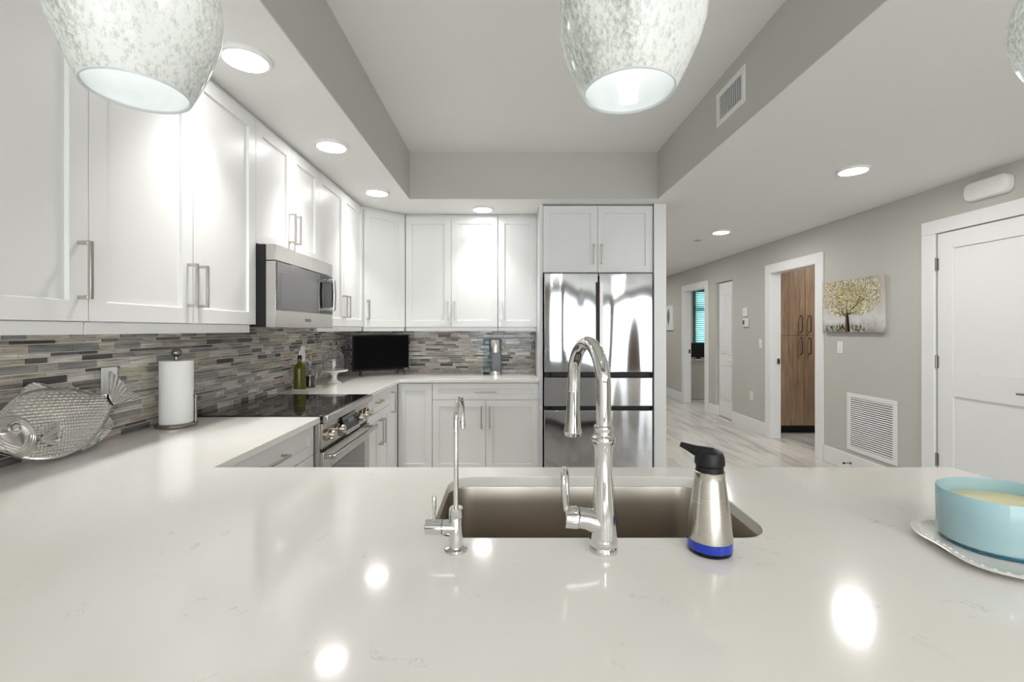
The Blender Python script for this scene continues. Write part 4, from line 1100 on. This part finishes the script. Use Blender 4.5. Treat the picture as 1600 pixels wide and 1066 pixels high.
for (x, y), lab in spots:
    if x > 0 and H0 is None: H0 = disc((x, y, CEILZ), lab, LENS3)
    elif x > 0: dup(H0, (x, y, CEILZ), lab)
    elif L0 is None: L0 = disc((x, y, CEILZ), lab)
    else: dup(L0, (x, y, CEILZ), lab)
    if x < 0: beam(x, y)
h0 = dup(H0, (2.15, 7.0, CEILZ), 'added hallway fill light hidden behind the refrigerator wall')  # two out-of-view lamps added to brighten the hallway
dup(h0, (2.15, 9.2, CEILZ), 'farthest added hallway fill light, hidden behind the refrigerator wall')
v0 = disc((0.4, -1.4, CEILZ), 'added fill light on the living room ceiling behind the camera', LENS2, 'added living room fill lights')  # unseen lamps added behind the camera as fill for the kitchen
for x, y in ((2.0, -1.4), (3.8, -1.4), (-1.0, -2.6), (0.6, -2.9), (2.2, -2.9), (3.9, -2.9), (0.6, -4.2), (2.6, -4.2)):
    dup(v0, (x, y, CEILZ), 'added fill light on the living room ceiling behind the camera')
t = thing('sprinkler_cap', 'tiny round sprinkler cap on the hallway ceiling', 'sprinkler', (2.32, 5.55, CEILZ))
b = MB(); b.lathe([(0.04, 0), (0.04, -0.004), (0.034, -0.008), (0.01, -0.009)], seg=24); b.build('cap', NICKEL, t)

# ================================================================== pendants
PG = 'art glass pendants over the peninsula'
def pendant(loc, label):
    t = thing('pendant_light', label, 'pendant light', loc, 0, PG)
    prof = [(0.0630, 0.0), (0.0645, 0.003), (0.0715, 0.018), (0.0810, 0.040), (0.0905, 0.065), (0.0975, 0.090), (0.1000, 0.115), (0.0985, 0.140), (0.0925, 0.165), (0.0810, 0.190), (0.0640, 0.213), (0.0440, 0.232), (0.0260, 0.243), (0.0230, 0.246)]
    rf = lambda a, h: 1 + 0.055 * min(1, h / 0.09) * math.cos(3 * a - 0.6) + 0.02 * min(1, h / 0.09) * math.cos(5 * a + 1)
    b = MB()
    b.lathe(prof, seg=96, caps=False, rfun=rf, mi=0)
    inner = [(r_ - 0.004, z + (0.0012 if i == 0 else 0)) for i, (r_, z) in enumerate(prof)]
    b.lathe(list(reversed(inner)), seg=96, caps=False, rfun=rf, mi=1)
    b.lathe([(0.0590, 0.0012), (0.0600, -0.0018), (0.0620, -0.0020), (0.0630, 0.0)], seg=96, caps=False, rfun=rf, mi=1)
    b.build('glass_shade', [FRIT, LINER], t, angle=70)
    b = MB(); b.lathe([(0.024, 0.243), (0.027, 0.25), (0.027, 0.30), (0.018, 0.315), (0.005, 0.32)], seg=28); b.lathe([(0.019, 0.19), (0.019, 0.243)], seg=20); b.build('socket', NICKEL, t)
    top = TRAYZ - loc[2]
    b = MB(); b.sweep([(0, 0, 0.315), (0, 0, top - 0.02)], 0.0035, 10); b.build('cord', BLACK, t)
    b = MB(); b.lathe([(0.062, top - 0.001), (0.062, top - 0.02), (0.02, top - 0.028)], seg=36); b.build('canopy', NICKEL, t)
    b = MB(); ball(b, (0, 0, 0.155), 0.028, 24, 14); b.lathe([(0.014, 0.175), (0.013, 0.192)], seg=20); b.build('bulb', BULB, t)
    return t
P0 = pendant((-0.512, 0.63, 1.683), 'mottled grey-green glass pendant at the left, in front of the cabinets')
for x, lab in ((0.168, 'mottled grey-green glass pendant at top centre, nearest the vent'), (0.848, 'glass pendant cut off by the right edge of the photo')):
    p = dup(P0, (x, 0.63, 1.683), lab)

# ================================================================== pantry cabinet, bedroom
t = thing('pantry_cabinet', 'tall brown wood-grain pantry cabinet seen through the wide doorway', 'cabinet', (4.02, 5.90, 0))
b = MB(); b.box(3.39, 4.66, 5.925, 6.52, 0.105, 2.40); b.box(3.40, 4.65, 5.99, 6.50, 0.0, 0.105, 1); b.build('carcass', [WOOD, BLACK], t, world=True)
for x0, x1, hx in ((3.39, 3.855, 3.80), (3.855, 4.32, 3.91), (4.32, 4.66, 4.61)):
    for z0, z1, hz in ((0.108, 1.275, 1.14), (1.28, 2.40, 1.425)):
        b = MB(); b.box(x0 + 0.0015, x1 - 0.0015, 5.90, 5.922, z0, z1); d = b.build('door', WOOD, t, world=True, bevel=0.0015)
        b = MB(); b.sweep([(hx, 5.90, hz - 0.105), (hx, 5.868, hz - 0.100), (hx, 5.862, hz - 0.085), (hx, 5.862, hz + 0.085), (hx, 5.868, hz + 0.100), (hx, 5.90, hz + 0.105)], 0.0075, 10); b.build('handle', BRONZE, d, world=True)
disc((4.6, 8.3, CEILZ), 'added unseen fill light inside the far bedroom', LENS3)  # unseen lamp added to brighten the bedroom around the desk
disc((4.3, 5.2, CEILZ), 'added unseen fill light inside the pantry room', LENS3)  # unseen lamp added to light the wood cabinet
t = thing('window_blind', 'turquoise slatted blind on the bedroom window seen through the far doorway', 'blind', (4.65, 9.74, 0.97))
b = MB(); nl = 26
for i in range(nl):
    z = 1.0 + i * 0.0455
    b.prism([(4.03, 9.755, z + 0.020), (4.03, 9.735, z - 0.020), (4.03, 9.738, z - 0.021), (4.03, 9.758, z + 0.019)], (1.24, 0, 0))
    b.box(4.03, 5.27, 9.731, 9.737, z - 0.0225, z - 0.0115, 1)  # darker lip colour paints in the shade under each slat
b.build('slats', [BLIND, mat('blind_edge_shade', srgb(70, 110, 112), 0.5)], t, world=True)
b = MB(); b.box(4.02, 5.28, 9.72, 9.77, 2.165, 2.22); b.build('head_rail', BROWNFR, t, world=True)
t = thing('desk', 'pale desk with solid front panel in the far bedroom', 'desk', (4.2, 9.1, 0))
DSK = mat('pale_desk', srgb(196, 190, 182), 0.4)
b = MB(); b.box(3.45, 5.0, 8.74, 9.4, 0.75, 0.776); b.build('desk_top', DSK, t, world=True, bevel=0.002)
b = MB(); b.box(3.48, 4.98, 8.76, 8.78, 0.01, 0.75); b.build('front_panel', DSK, t, world=True)
for x0 in (3.48, 4.96):
    b = MB(); b.box(x0, x0 + 0.02, 8.78, 9.38, 0.0, 0.75); b.build('side_panel', DSK, t, world=True)
t = thing('monitor', 'black computer monitor on the bedroom desk', 'monitor', (3.78, 9.0, 0.776))
b = MB(); b.box(3.50, 4.06, 8.98, 9.01, 0.80, 1.09); b.build('screen', BLACK, t, world=True, bevel=0.004)
b = MB(); b.box(3.74, 3.82, 8.99, 9.04, 0.78, 0.95); b.box(3.66, 3.90, 8.94, 9.10, 0.776, 0.786); b.build('stand', BLACK, t, world=True)

# living-room drape between the rear windows
b = MB(); pts = []
for i in range(40):
    pts.append((2.2 + 0.55 * i / 39, -4.93 + 0.02 * math.sin(i * 1.3), 0.02))
poly = pts + [(x, y + 0.01, z) for x, y, z in reversed(pts)]
b.prism(poly, (0, 0, 2.3)); o = b.build('drape', DRAPE, origin=(2.45, -4.93, 0.02)); tag(o, 'taupe drape between the living room windows behind the camera', 'curtain')
